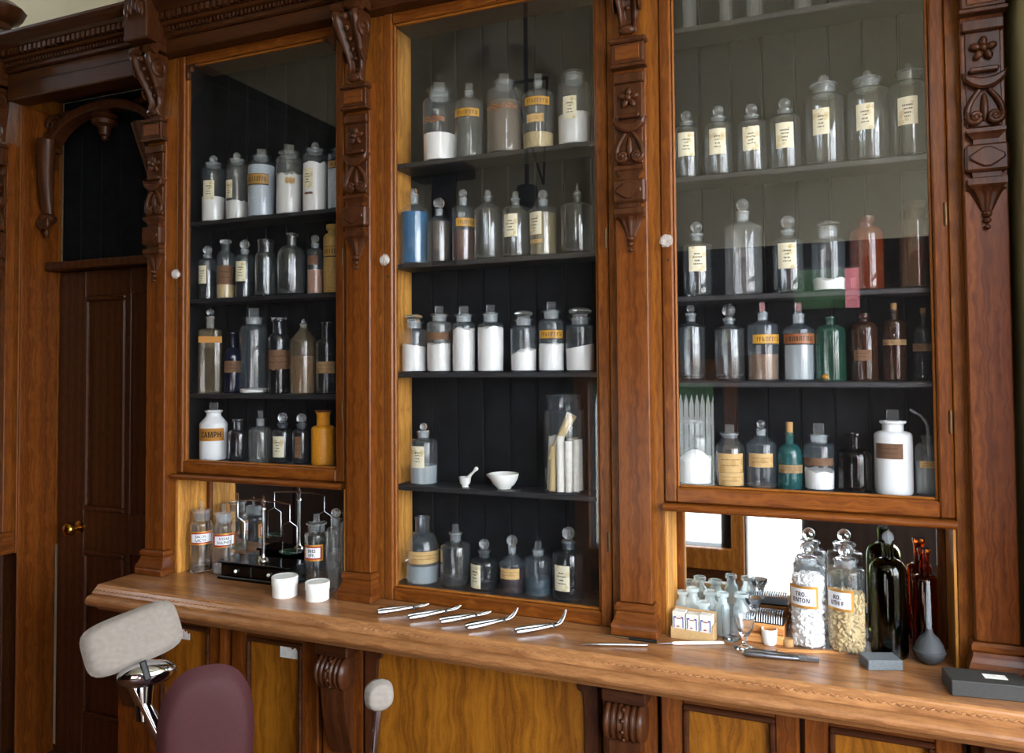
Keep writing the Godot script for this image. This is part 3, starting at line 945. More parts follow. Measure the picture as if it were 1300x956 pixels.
# ---- carved pilaster; local y from the worktop
func pilaster() -> Node3D:
	var t := thing("carved_pilaster", "", "pilaster", Vector3(POSTS[3], CT, 0), "carved pilasters between the cabinets")
	var L := func(y: float) -> float: return y - CT
	obj("backing_board", bar(-0.0735, 0.0735, 0.0, 1.859, BACK - 0.03, 0.0, 0.002), M.oak, t)
	obj("shaft", bar(-0.045, 0.045, 0.085, 1.64, 0.0, 0.035, 0.003), M.walnut, t)
	# moulded foot
	var b := MB.new()
	bx(b, -0.064, 0.064, 0.0, 0.022, 0.0, 0.062, 0.003)
	obj("plinth", b, M.walnut_h, t)
	b = MB.new()
	var rows := [[0.022, 0.064, 0.060], [0.030, 0.063, 0.059], [0.040, 0.058, 0.052], [0.052, 0.053, 0.046], [0.062, 0.051, 0.043], [0.068, 0.055, 0.047], [0.078, 0.055, 0.047], [0.085, 0.050, 0.042]]
	for i in rows.size() - 1:
		var r0: Array = rows[i]
		var r1: Array = rows[i + 1]
		var mid := Vector3(0, (r0[0] + r1[0]) * 0.5, 0.0)
		for s in [-1.0, 1.0]: b.facet([Vector3(s * r0[1], r0[0], 0), Vector3(s * r0[1], r0[0], r0[2]), Vector3(s * r1[1], r1[0], r1[2]), Vector3(s * r1[1], r1[0], 0)], mid)
		b.facet([Vector3(-r0[1], r0[0], r0[2]), Vector3(r0[1], r0[0], r0[2]), Vector3(r1[1], r1[0], r1[2]), Vector3(-r1[1], r1[0], r1[2])], mid)
	b.facet([Vector3(-0.05, 0.085, 0), Vector3(0.05, 0.085, 0), Vector3(0.05, 0.085, 0.042), Vector3(-0.05, 0.085, 0.042)], Vector3(0, 0.05, 0.02))
	obj("base_moulding", b, M.walnut_h, t)
	# sunk field behind the carving
	obj("carved_field", bar(-0.036, 0.036, L.call(2.12), L.call(2.36), 0.035, 0.040, 0.002), M.carved, t)
	# scroll console
	b = MB.new()
	var pts := []
	var sideL := []
	var sideR := []
	for i in 25:
		var u := i / 24.0
		var y: float = lerpf(L.call(2.690), L.call(2.482), u)
		var zf := 0.035 + 0.072 * (0.5 + 0.5 * cos(minf(u * 1.15, 1.0) * PI)) * (1.0 - 0.25 * exp(-u * 22.0)) + 0.012
		if u > 0.86: zf += 0.010 * sin((u - 0.86) / 0.14 * PI)
		var hw := lerpf(0.046, 0.025, smoothstep(0.15, 0.95, u))
		var row := []
		for j in 17:
			var q := -1.0 + j / 8.0
			var rg := 0.0
			var aq := absf(q)
			rg = -0.012 * smoothstep(0.55, 0.35, aq) + 0.003 * sin(clampf((aq - 0.55) / 0.45, 0.0, 1.0) * PI) - 0.006 * smoothstep(0.9, 1.0, aq)
			row.append(Vector3(q * hw, y, maxf(zf + rg, 0.036)))
		pts.append(row)
		sideL.append([row[0], Vector3(row[0].x, y, 0.03)]); sideR.append([row[16], Vector3(row[16].x, y, 0.03)])
	b.grid(pts, Vector3.ZERO, false)
	b.grid(sideL, Vector3.ZERO, true); b.grid(sideR, Vector3.ZERO, false)
	var capz: Array = pts[0]
	for j in 16: b.facet([capz[j], capz[j + 1], Vector3(capz[j + 1].x, capz[j + 1].y, 0.03), Vector3(capz[j].x, capz[j].y, 0.03)], Vector3(0, L.call(2.5), 0.03))
	obj("scroll_console", b, M.carved, t)
	for i in 5:
		var u := [0.12, 0.27, 0.41, 0.54, 0.66][i] as float
		b = MB.new()
		var zz := 0.035 + 0.072 * (0.5 + 0.5 * cos(minf(u * 1.15, 1.0) * PI)) + 0.003
		var r := 0.0125 - i * 0.0012
		b.ball(Vector3(0, lerpf(L.call(2.690), L.call(2.482), u), zz), Vector3(r, r, r * 0.9), 8, 12)
		obj("bead", b, M.carved, t)
	for s in [-1.0, 1.0]:
		b = MB.new()
		b.lathe([Vector2(0.034, 0), Vector2(0.034, 0.004), Vector2(0.026, 0.008), Vector2(0.022, 0.004), Vector2(0.014, 0.005), Vector2(0.010, 0.012), Vector2(0, 0.014)], 18, Transform3D(Basis(Vector3(0, 0, 1), -s * PI / 2), Vector3(s * 0.044, L.call(2.640), 0.072)))
		obj("side_boss", b, M.carved, t)
		b = MB.new()
		b.lathe([Vector2(0.02, 0), Vector2(0.02, 0.003), Vector2(0.008, 0.006), Vector2(0, 0.006)], 14, Transform3D(Basis(Vector3(0, 0, 1), -s * PI / 2), Vector3(s * 0.034, L.call(2.56), 0.052)))
		obj("side_curl", b, M.carved, t)
	b = MB.new()   # rolled top
	for s in [-1.0, 1.0]:
		b.lathe([Vector2(0, -0.022), Vector2(0.017, -0.021), Vector2(0.02, 0), Vector2(0.017, 0.021), Vector2(0, 0.022)], 16, Transform3D(Basis(Vector3(0, 0, 1), PI / 2), Vector3(s * 0.033, L.call(2.700), 0.095)))
	b.lathe([Vector2(0, -0.024), Vector2(0.011, -0.022), Vector2(0.016, 0), Vector2(0.011, 0.022), Vector2(0, 0.024)], 14, Transform3D(Basis(Vector3(0, 0, 1), PI / 2), Vector3(0, L.call(2.708), 0.088)))
	bx(b, -0.055, 0.055, L.call(2.70), L.call(2.725), 0.0, 0.09, 0.003)
	obj("rolled_top", b, M.carved, t)
	# small leaf tip under the console
	b = MB.new()
	b.ball(Vector3(0, L.call(2.487), 0.058), Vector3(0.024, 0.014, 0.012), 8, 12)
	obj("leaf_tip", b, M.carved, t)
	# capital block with sunk panel
	b = MB.new()
	bx(b, -0.046, 0.046, L.call(2.395), L.call(2.452), 0.03, 0.060, 0.003)
	bx(b, -0.052, 0.052, L.call(2.452), L.call(2.466), 0.03, 0.066, 0.004)
	bx(b, -0.050, 0.050, L.call(2.385), L.call(2.395), 0.03, 0.062, 0.002)
	obj("capital_block", b, M.carved, t)
	b = MB.new()
	bx(b, -0.034, 0.034, L.call(2.404), L.call(2.444), 0.0595, 0.063, 0.002)
	obj("block_panel", b, M.walnut_h, t)
	obj("fillet", bar(-0.043, 0.043, L.call(2.345), L.call(2.372), 0.03, 0.052, 0.003), M.carved, t)
	# rosette
	var rs := holder("rosette", t, Vector3(0, L.call(2.302), 0.045))
	for i in 5:
		var a := TAU * i / 5.0 + 0.3
		b = MB.new()
		b.ball(Vector3(cos(a) * 0.017, sin(a) * 0.017, 0.002), Vector3(0.013, 0.009, 0.008), 8, 10, Basis(Vector3(0, 0, 1), a))
		obj("petal", b, M.carved, rs)
	b = MB.new()
	b.ball(Vector3(0, 0, 0.008), Vector3(0.009, 0.009, 0.008), 8, 12)
	obj("rosette_eye", b, M.carved, rs)
	# crest (bell-like double curve)
	b = MB.new()
	var cr := PackedVector2Array()
	for i in 13:
		var q := -1.0 + i / 6.0
		cr.append(Vector2(q * 0.046, L.call(2.212) + 0.020 + 0.016 * q * q))
	for i in 13:
		var q := 1.0 - i / 6.0
		cr.append(Vector2(q * 0.042, L.call(2.212) - 0.006 + 0.022 * q * q))
	b.prism(cr, 2, 0.03, 0.060, 0.005)
	bx(b, -0.030, 0.030, L.call(2.246), L.call(2.258), 0.03, 0.056, 0.003)
	obj("crest", b, M.carved, t)
	# pair of volutes
	for s in [-1.0, 1.0]:
		b = MB.new()
		var path := []
		var rad := []
		for i in 12:
			var u := i / 11.0
			path.append(Vector3(s * lerpf(0.010, 0.036, sin(u * PI * 0.5)), lerpf(L.call(2.206), L.call(2.150), u), 0.045)); rad.append(lerpf(0.006, 0.008, u))
		for i in 26:
			var a := i * 0.36
			var r := 0.016 * exp(-a * 0.13)
			path.append(Vector3(s * (0.020 + r * cos(a)), L.call(2.142) - r * sin(a), 0.047 + i * 0.0002)); rad.append(0.008 * exp(-a * 0.06))
		b.tube(path, rad, 7)
		b.ball(Vector3(s * 0.020, L.call(2.142), 0.048), Vector3(0.009, 0.009, 0.009), 7, 10)
		obj("volute", b, M.carved, t)
	b = MB.new()
	b.ball(Vector3(0, L.call(2.165), 0.042), Vector3(0.009, 0.034, 0.008), 8, 10)
	obj("stem_leaf", b, M.carved, t)
	# urn cap, cartouche block, lower moulding
	b = MB.new()
	var lv := [[2.112, 0.040, 0.060], [2.104, 0.040, 0.060], [2.098, 0.034, 0.055], [2.088, 0.026, 0.050], [2.076, 0.026, 0.050]]
	_steps(b, lv, L)
	obj("urn_cap", b, M.carved, t)
	b = MB.new()
	bx(b, -0.044, 0.044, L.call(2.012), L.call(2.076), 0.03, 0.062, 0.005)
	var ct := PackedVector2Array()
	for i in 16:
		var a := TAU * (i + 0.5) / 16.0
		ct.append(Vector2(cos(a) * 0.034 * (1.0 + 0.10 * cos(4.0 * a)), L.call(2.044) + sin(a) * 0.022 * (1.0 + 0.10 * cos(4.0 * a))))
	b.prism(ct, 2, 0.06, 0.068, 0.003)
	obj("cartouche_block", b, M.carved, t)
	b = MB.new()
	_steps(b, [[2.012, 0.030, 0.050], [2.000, 0.028, 0.050], [1.996, 0.040, 0.060], [1.982, 0.040, 0.060], [1.974, 0.032, 0.054]], L)
	obj("lower_moulding", b, M.carved, t)
	# fluted drop and beads
	b = MB.new()
	var fl := []
	for i in 9:
		var u := i / 8.0
		var row := []
		for j in 25:
			var a := -PI / 2 + PI * j / 24.0
			var r := lerpf(0.036, 0.012, pow(u, 0.8)) * (1.0 + 0.10 * cos(a * 8.0)) * (1.0 if u > 0.06 else 1.12)
			row.append(Vector3(r * sin(a), lerpf(L.call(1.974), L.call(1.922), u), 0.034 + r * cos(a) * 0.75))
		fl.append(row)
	b.grid(fl, Vector3.ZERO, false)
	obj("fluted_drop", b, M.carved, t)
	for i in 3:
		b = MB.new()
		var r := 0.0105 - i * 0.0015
		b.ball(Vector3(0, L.call(1.915) - i * 0.0155, 0.042), Vector3(r, r * 0.8, r), 7, 12)
		obj("drop_bead", b, M.carved, t)
	return t

func _steps(b: MB, lv: Array, L: Callable) -> void:
	for i in lv.size() - 1:
		var y0: float = L.call(lv[i][0])
		var y1: float = L.call(lv[i + 1][0])
		var mid := Vector3(0, (y0 + y1) * 0.5, 0.02)
		for s in [-1.0, 1.0]: b.facet([Vector3(s * lv[i][1], y0, 0.03), Vector3(s * lv[i][1], y0, lv[i][2]), Vector3(s * lv[i + 1][1], y1, lv[i + 1][2]), Vector3(s * lv[i + 1][1], y1, 0.03)], mid)
		b.facet([Vector3(-lv[i][1], y0, lv[i][2]), Vector3(lv[i][1], y0, lv[i][2]), Vector3(lv[i + 1][1], y1, lv[i + 1][2]), Vector3(-lv[i + 1][1], y1, lv[i + 1][2])], mid)
	var a: Array = lv[0]
	var z: Array = lv[lv.size() - 1]
	b.facet([Vector3(-a[1], L.call(a[0]), 0.03), Vector3(a[1], L.call(a[0]), 0.03), Vector3(a[1], L.call(a[0]), a[2]), Vector3(-a[1], L.call(a[0]), a[2])], Vector3(0, L.call(a[0]) - 0.01, 0.03))
	b.facet([Vector3(-z[1], L.call(z[0]), 0.03), Vector3(z[1], L.call(z[0]), 0.03), Vector3(z[1], L.call(z[0]), z[2]), Vector3(-z[1], L.call(z[0]), z[2])], Vector3(0, L.call(z[0]) + 0.01, 0.03))

func joinery() -> void:
	cabinet(0, 1.197, "glazed cabinet of jars and bottles between the dark doorway and the instrument bay", [2.102, 1.819, 1.477], true)
	cabinet(1, 0.8402, "tall glazed cabinet whose door reaches down to the worktop", [2.224, 1.900, 1.550, 1.192], false)
	cabinet(2, 1.197, "glazed cabinet above the mirrored recess with the lozenge jars", [2.51, 2.090, 1.758, 1.523], true)
	var p := pilaster()
	var names := ["carved dark pilaster at the far end beyond the doorway", "carved pilaster between the dark doorway and the first glazed cabinet", "carved pilaster between the cabinet over the balance and the tall cabinet", "carved pilaster between the tall cabinet and the cabinet over the lozenge jars", "dark carved pilaster at the end beside the olive wall"]
	p.set_meta("label", names[3])
	for i in [0, 1, 2, 4]:
		var q: Node3D = p.duplicate()
		q.name = numbered("carved_pilaster")
		add_child(q, true)
		q.position.x = POSTS[i]
		q.set_meta("label", names[i])
		if i == 1: (q.get_node("backing_board") as MeshInstance3D).mesh = bar(-0.0735, 0.065, 0.0, 1.859, BACK - 0.03, 0.0, 0.002).mesh()
		if i == 4: (q.get_node("backing_board") as MeshInstance3D).mesh = bar(-0.0735, 0.046, 0.0, 1.859, BACK - 0.03, 0.0, 0.002).mesh()
		if i == 0:
			obj("bracket_shelf", bar(-0.06, 0.085, 1.275, 1.295, 0.07, 0.17, 0.004), M.carved, q)
			var sb := MB.new()
			sb.prism(PackedVector2Array([Vector2(0.035, 1.165), Vector2(0.06, 1.185), Vector2(0.075, 1.225), Vector2(0.12, 1.255), Vector2(0.15, 1.275), Vector2(0.035, 1.275)]), 0, -0.04, 0.05, 0.004)
			obj("shelf_support", sb, M.carved, q)
	entablature()
	worktop()
	lower_cupboards()
	doorway()

func entablature() -> void:
	var c := thing("carved_cornice", "carved walnut cornice with dentils along the top of the cabinets", "cornice", Vector3(0, 2.70, 0))
	var x0 := -3.16
	var x1 := 0.39
	obj("fascia", bar(x0, x1, 0.0, 0.05, BACK - 0.03, 0.045, 0.003), M.cornice, c)
	var m := MB.new()
	m.prism(PackedVector2Array([Vector2(-0.15, 0.05), Vector2(0.05, 0.05), Vector2(0.058, 0.054), Vector2(0.058, 0.066), Vector2(0.052, 0.070), Vector2(0.052, 0.086), Vector2(0.07, 0.090), Vector2(0.075, 0.098), Vector2(0.07, 0.104), Vector2(0.07, 0.128), Vector2(0.088, 0.132), Vector2(0.098, 0.140), Vector2(0.112, 0.158), Vector2(0.118, 0.172), Vector2(0.118, 0.182), Vector2(-0.15, 0.182)]), 0, x0, x1)
	obj("crown_moulding", m, M.cornice, c)
	m = MB.new()
	var x := x0
	while x < x1 - 0.02:
		bx(m, x, x + 0.016, 0.105, 0.128, 0.069, 0.088, 0.001); x += 0.026
	var dc := obj("dentil_course", m, M.carved, c)
	dc.set_meta("kind", "stuff")
	m = MB.new()
	x = x0
	while x < x1 - 0.02:
		bx(m, x, x + 0.009, 0.071, 0.085, 0.05, 0.064, 0.001); x += 0.017
	obj("small_dentils", m, M.carved, c).set_meta("kind", "stuff")
	# blocks over each pilaster
	for i in POSTS.size():
		obj("bracket_block", bar(POSTS[i] - 0.055, minf(POSTS[i] + 0.055, 0.39), 0.025, 0.190, 0.04, 0.135, 0.004), M.carved, c)
		var lf := MB.new()
		for j in 5: lf.ball(Vector3(POSTS[i] + (j - 2) * 0.018, 0.15 - absf(j - 2) * 0.012, 0.138), Vector3(0.010, 0.026, 0.010), 7, 10)
		obj("acanthus_leaf", lf, M.carved, c)
	var fn := MB.new()
	fn.lathe([Vector2(0, 0.19), Vector2(0.075, 0.19), Vector2(0.08, 0.215), Vector2(0.05, 0.235), Vector2(0.045, 0.26), Vector2(0.085, 0.285), Vector2(0.10, 0.32), Vector2(0.06, 0.35), Vector2(0, 0.36)], 10, Transform3D(Basis.IDENTITY, Vector3(POSTS[0] + 0.0, 0, 0.05)))
	obj("finial", fn, M.carved, c)
	# deep frieze above the doorway
	obj("doorway_frieze", bar(-3.005, -2.3125, -0.064, 0.0, -0.02, 0.06, 0.004), M.cornice, c)

func worktop() -> void:
	var w := thing("worktop", "long polished brown worktop with a moulded front edge", "worktop", Vector3(0, CT, 0))
	var m := MB.new()
	var p := PackedVector2Array([Vector2(BACK - 0.03, 0), Vector2(0.200, 0), Vector2(0.206, -0.003), Vector2(0.208, -0.007), Vector2(0.226, -0.022), Vector2(0.226, -0.027)])
	for i in 9:
		var a := PI * 0.42 - PI * 0.92 * i / 8.0
		p.append(Vector2(0.232 + 0.020 * cos(a), -0.045 + 0.018 * sin(a)))
	p.append_array(PackedVector2Array([Vector2(0.220, -0.066), Vector2(0.212, -0.070), Vector2(0.200, -0.084), Vector2(0.175, -0.090), Vector2(BACK - 0.03, -0.090)]))
	m.prism(p, 0, -2.31, 0.391)
	obj("top", m, M.counter, w)
	m = MB.new()
	var x := -2.30
	var k := 0
	while x < 0.38:
		var tilt := 0.5 if k % 2 == 0 else -0.5
		m.box(Vector3(0, 0, 0), Vector3(0.011, 0.0035, 0.004), 0.0012, Transform3D(Basis(Vector3.RIGHT, 0.69) * Basis(Vector3.UP, tilt), Vector3(x, -0.0138, 0.2178)))
		x += 0.0095; k += 1
	obj("carved_edge", m, M.counter, w).set_meta("kind", "stuff")

func cupboard_door(parent: Node3D, x0: float, x1: float, y0: float, y1: float, z: float, stile: float) -> Node3D:
	var d := holder("door", parent)
	for s in [[x0, x0 + stile], [x1 - stile, x1]]: obj("stile", bar(s[0], s[1], y0, y1, z - 0.022, z, 0.003), M.walnut, d)
	for s in [[y0, y0 + stile * 1.2], [y1 - stile * 0.45, y1]]: obj("rail", bar(x0 + stile, x1 - stile, s[0], s[1], z - 0.022, z - 0.0005, 0.003), M.walnut_h, d)
	obj("panel", bar(x0 + stile, x1 - stile, y0 + stile * 1.2, y1 - stile * 0.45, z - 0.02, z - 0.012), M.panel, d)
	var e := 0.014
	var a := x0 + stile
	var b := x1 - stile
	var c := y0 + stile * 1.2
	var f := y1 - stile * 0.45
	for s in [[a, b, f - e, f], [a, b, c, c + e], [a, a + e, c + e, f - e], [b - e, b, c + e, f - e]]:
		obj("moulding", bar(s[0], s[1], s[2], s[3], z - 0.012, z + 0.006, 0.004), M.stain_h, d)
	return d

func lower_cupboards() -> void:
	var zf := 0.13
	var y1 := CT - 0.0905
	# under the balance: two doors
	var c := thing("cupboard", "walnut cupboard with ochre panelled doors under the balance", "cupboard", Vector3.ZERO, "cupboards under the worktop")
	obj("carcass", bar(-2.16, -1.46, 0.08, y1, -0.15, zf - 0.023), M.stain, c)
	obj("plinth", bar(-2.16, -1.46, 0.0, 0.08, -0.15, zf - 0.04), M.stain_h, c)
	cupboard_door(c, -2.155, -1.842, 0.10, y1 - 0.008, zf, 0.05)
	cupboard_door(c, -1.800, -1.465, 0.10, y1 - 0.008, zf, 0.06)
	obj("centre_post", bar(-1.838, -1.815, 0.10, y1 - 0.008, zf - 0.022, zf + 0.012, 0.002), M.walnut, c)
	for q in [[at_z(232, 805, zf - 0.011), 0.030], [at_z(373, 830, zf - 0.011), 0.052]]:
		var pp := MB.new()
		var w: float = q[1]
		var o: Vector3 = q[0]
		var poly := PackedVector2Array([Vector2(-w, -0.016), Vector2(w, -0.016), Vector2(w * 1.02, 0.006), Vector2(w * 0.7, 0.002), Vector2(w * 0.55, 0.012), Vector2(w * 0.3, 0.007), Vector2(w * 0.1, 0.018), Vector2(-w * 0.15, 0.010), Vector2(-w * 0.3, 0.024), Vector2(-w, 0.026)])
		var moved := PackedVector2Array()
		for v2 in poly: moved.append(v2 + Vector2(o.x, o.y))
		pp.prism(moved, 2, zf - 0.012, zf - 0.0105)
		obj("paper_scrap", pp, M.paper, c).set_meta("label", "torn white paper scrap")
	# under the tall cabinet: one wide panel
	c = thing("cupboard", "walnut cupboard front with one wide ochre panel under the forceps", "cupboard", Vector3.ZERO, "cupboards under the worktop")
	obj("carcass", bar(-1.30, -0.58, 0.08, y1, -0.15, zf - 0.023), M.stain, c)
	obj("plinth", bar(-1.30, -0.58, 0.0, 0.08, -0.15, zf - 0.04), M.stain_h, c)
	obj("panel", bar(-1.30, -0.58, 0.10, y1, zf - 0.0225, zf - 0.014), M.panel, c)
	for s in [-1.0, 1.0]:
		var fr := MB.new()
		var cx := -0.94
		var poly := PackedVector2Array([Vector2(cx + s * 0.36, 0.10), Vector2(cx + s * 0.36, y1), Vector2(cx + s * 0.285, y1), Vector2(cx + s * 0.287, y1 - 0.018), Vector2(cx + s * 0.300, y1 - 0.022), Vector2(cx + s * 0.302, y1 - 0.040), Vector2(cx + s * 0.315, y1 - 0.046), Vector2(cx + s * 0.318, y1 - 0.075), Vector2(cx + s * 0.325, 0.10)])
		fr.prism(poly, 2, zf - 0.014, zf - 0.002, 0.003)
		obj("scalloped_stile", fr, M.stain, c)
	c = thing("cupboard", "walnut cupboard with ochre panelled doors under the lozenge jars", "cupboard", Vector3.ZERO, "cupboards under the worktop")
	obj("carcass", bar(-0.42, 0.265, 0.08, y1, -0.15, zf - 0.023), M.stain, c)
	obj("plinth", bar(-0.42, 0.265, 0.0, 0.08, -0.15, zf - 0.04), M.stain_h, c)
	cupboard_door(c, -0.415, -0.085, 0.10, y1 - 0.008, zf, 0.055)
	cupboard_door(c, -0.075, 0.255, 0.10, y1 - 0.008, zf, 0.055)
	# scroll brackets under the worktop
	for i in [2, 3, 1, 4]:
		var b := thing("scroll_bracket", ["", "carved scroll bracket under the worktop at the doorway end", "carved scroll bracket under the worktop between balance and forceps", "carved scroll bracket under the worktop between forceps and lozenge jars", "carved scroll bracket under the worktop by the olive wall"][i], "bracket", Vector3(POSTS[i], 0, zf - 0.03), "scroll brackets")
		obj("post", bar(-0.072, 0.072 if i < 4 else 0.046, 0.0, y1, -0.1, 0.02, 0.003), M.walnut, b)
		obj("cap", bar(-0.058, 0.058 if i < 4 else 0.046, y1 - 0.036, y1 - 0.002, 0.02, 0.082, 0.004), M.stain_h, b)
		var sc := MB.new()
		var r0 := 0.05
		var pr := [Vector2(0, -0.054), Vector2(r0 * 0.5, -0.054), Vector2(r0 * 0.86, -0.050)]
		for q in 6:
			var a := -0.046 + q * 0.0165
			pr.append_array([Vector2(r0 * 0.92, a), Vector2(r0, a + 0.004), Vector2(r0, a + 0.009), Vector2(r0 * 0.92, a + 0.0125)])
		pr.append_array([Vector2(r0 * 0.86, 0.052), Vector2(r0 * 0.5, 0.054), Vector2(r0 * 0.45, 0.050), Vector2(r0 * 0.2, 0.056), Vector2(0, 0.056)])
		sc.lathe(pr, 24, Transform3D(Basis(Vector3(0, 0, 1), PI / 2), Vector3(0, y1 - 0.088, 0.05)))
		obj("scroll", sc, M.carved, b)
		for q in 4:
			var bd := MB.new()
			var a := 0.9 - q * 0.55
			bd.ball(Vector3(0, y1 - 0.088 + 0.049 * sin(a), 0.05 + 0.049 * cos(a)), Vector3(0.006, 0.006, 0.006), 6, 8)
			obj("scroll_bead", bd, M.carved, b)
		var tail := MB.new()
		var tp := []
		for u in 9:
			var f := u / 8.0
			tp.append([Vector3(-0.04, y1 - 0.12 - f * 0.22, 0.075 - 0.05 * f + 0.01 * sin(f * PI)), Vector3(0.04, y1 - 0.12 - f * 0.22, 0.075 - 0.05 * f + 0.01 * sin(f * PI))])
		tail.grid(tp, Vector3.ZERO, true)
		for u in 8:
			for e in 2: tail.facet([tp[u][e], tp[u + 1][e], Vector3(tp[u + 1][e].x, tp[u + 1][e].y, 0.019), Vector3(tp[u][e].x, tp[u][e].y, 0.019)], Vector3(0, tp[u][e].y, 0.03))
		obj("tail", tail, M.carved, b)

func doorway() -> void:
	var xa := -3.005
	var xb := -2.3125
	# panelled reveal on the far jamb
	struct("trim_1", bar(xa - 0.004, xa + 0.006, 0.0, 2.636, -0.165, -0.003, 0.002), M.walnut, "brown wooden reveal lining the doorway", "trim")
	var d := thing("door_1", "dark brown panelled door with a brass knob in the recess", "door", Vector3(-2.66, 0, -0.185))
	d.set_meta("kind", "structure")
	var h := 1.975
	var lx0 := -0.338
	var lx1 := 0.345
	for s in [[lx0, -0.185], [0.04, 0.07], [0.22, lx1]]: obj("stile", bar(s[0], s[1], 0.0, h, -0.012, 0.014, 0.003), M.carved, d)
	for r in [[0.0, 0.16], [0.83, 0.99], [1.87, h]]: obj("rail", bar(-0.185, 0.22, r[0], r[1], -0.012, 0.0135, 0.003), M.carved, d)
	for pnl in [[0.16, 0.83], [0.99, 1.87]]:
		obj("panel", bar(-0.185, 0.04, pnl[0], pnl[1], -0.012, 0.0), M.carved, d)
		obj("panel", bar(0.07, 0.22, pnl[0], pnl[1], -0.012, 0.0), M.carved, d)
		for e in [[-0.185, 0.04, pnl[1] - 0.02, pnl[1]], [-0.185, 0.04, pnl[0], pnl[0] + 0.02], [-0.185, -0.165, pnl[0] + 0.02, pnl[1] - 0.02], [0.02, 0.04, pnl[0] + 0.02, pnl[1] - 0.02]]:
			obj("moulding", bar(e[0], e[1], e[2], e[3], 0.0, 0.02, 0.006), M.carved, d)
	var kb := MB.new()
	kb.lathe([Vector2(0.026, 0.0), Vector2(0.026, 0.004), Vector2(0.011, 0.008), Vector2(0.011, 0.026), Vector2(0.02, 0.032), Vector2(0.028, 0.045), Vector2(0.026, 0.06), Vector2(0.016, 0.068), Vector2(0, 0.070)], 22, Transform3D(Basis(Vector3.RIGHT, PI / 2), Vector3(-0.205, 0.92, 0.014)))
	obj("knob", kb, M.brass, d).set_meta("label", "round brass knob")
	struct("trim_2", bar(xa + 0.006, xb - 0.001, 1.976, 2.010, -0.2, -0.10, 0.005), M.carved, "dark lintel rail above the panelled door", "trim")
	var t := thing("transom_boarding", "dark vertical boards filling the space above the panelled door", "boarding", Vector3(0, 2.012, -0.185))
	var n := 6
	for i in n:
		var a := xa + 0.007 + (xb - xa - 0.009) * i / n
		obj("board", bar(a + 0.0015, a + (xb - xa - 0.009) / n - 0.0015, 0.0, 0.686, -0.012, 0.006, 0.004), M.black_board, t)
	# pierced arch with corbels
	var ar := thing("doorway_arch", "carved dark wooden arch with corbels and a pendant over the door", "arch", Vector3(0, 0, -0.10))
	var cx := -2.66
	var mb := MB.new()
	var ring := PackedVector2Array()
	for i in 21:
		var a := PI * i / 20.0
		ring.append(Vector2(cx + cos(a) * 0.333, 2.40 + pow(sin(a), 0.8) * 0.235))
	for i in 21:
		var a := PI * (20 - i) / 20.0
		ring.append(Vector2(cx + cos(a) * 0.300, 2.40 + pow(sin(a), 0.8) * 0.200))
	mb.prism(ring, 2, -0.03, 0.03, 0.006)
	obj("arch_ring", mb, M.carved, ar)
	for s in [-1.0, 1.0]:
		var sp := MB.new()
		var pth := []
		var rd := []
		for i in 34:
			var a := i * 0.36
			var r := 0.055 * exp(-a * 0.13)
			pth.append(Vector3(cx + s * (0.275 + r * cos(a)), 2.575 + r * sin(a) * 0.8, 0.0)); rd.append(0.013 * exp(-a * 0.05))
		sp.tube(pth, rd, 6)
		sp.ball(Vector3(cx + s * 0.20, 2.615, 0.0), Vector3(0.045, 0.012, 0.012), 7, 10)
		sp.ball(Vector3(cx + s * 0.30, 2.52, 0.01), Vector3(0.03, 0.022, 0.02), 7, 10)
		obj("spandrel_scroll", sp, M.carved, ar)
		# curved corbel with a leafy foot
		var cb := MB.new()
		var q := []
		var qr := []
		for i in 14:
			var u := i / 13.0
			q.append(Vector3(cx + s * (0.300 - 0.05 * sin((1.0 - u) * 1.5) * (1.0 - u)), lerpf(2.50, 2.20, u), 0.012 + 0.05 * (1.0 - u))); qr.append(lerpf(0.034, 0.024, u))
		cb.tube(q, qr, 10, 0.8)
		obj("corbel", cb, M.carved, ar)
		var ft := MB.new()
		ft.ball(Vector3(cx + s * 0.300, 2.185, 0.014), Vector3(0.034, 0.026, 0.034), 8, 12)
		for j in 5: ft.ball(Vector3(cx + s * 0.300 + (j - 2) * 0.013, 2.165 - 0.004 * (j % 2), 0.035), Vector3(0.011, 0.024, 0.012), 7, 8)
		ft.ball(Vector3(cx + s * 0.300, 2.13, 0.02), Vector3(0.013, 0.022, 0.013), 7, 8)
		obj("corbel_foot", ft, M.carved, ar)
		obj("cusp", bar(cx + s * 0.255, cx + s * 0.305, 2.455, 2.475, -0.02, 0.03, 0.004), M.carved, ar)
	mb = MB.new()
	mb.lathe([Vector2(0, 2.475), Vector2(0.012, 2.482), Vector2(0.012, 2.495), Vector2(0.02, 2.50), Vector2(0.024, 2.53), Vector2(0.045, 2.54), Vector2(0.05, 2.555), Vector2(0.03, 2.565), Vector2(0.05, 2.578), Vector2(0.03, 2.59), Vector2(0.022, 2.60), Vector2(0.022, 2.64), Vector2(0, 2.64)], 18, Transform3D(Basis.IDENTITY, Vector3(cx, 0, 0)))
	obj("pendant", mb, M.carved, ar)
	# dark panelling that runs on beyond the far pilaster
	var pn := thing("wall_panelling", "dark wooden panelling running on beyond the far pilaster", "panelling", Vector3(-3.5, 0, -0.1))
	obj("board", bar(-0.5, 0.343, 0.0, 2.06, -0.08, 0.05, 0.004), M.carved, pn)
	obj("cap_rail", bar(-0.5, 0.343, 2.06, 2.10, -0.08, 0.09, 0.006), M.carved, pn)

# ---------------------------------------------------------------- what stands on the shelves
const ZB := -0.092

func row(list: Array, y: float, group: String, z := ZB) -> void:
	for d in list: bottle(d, y, z, group)

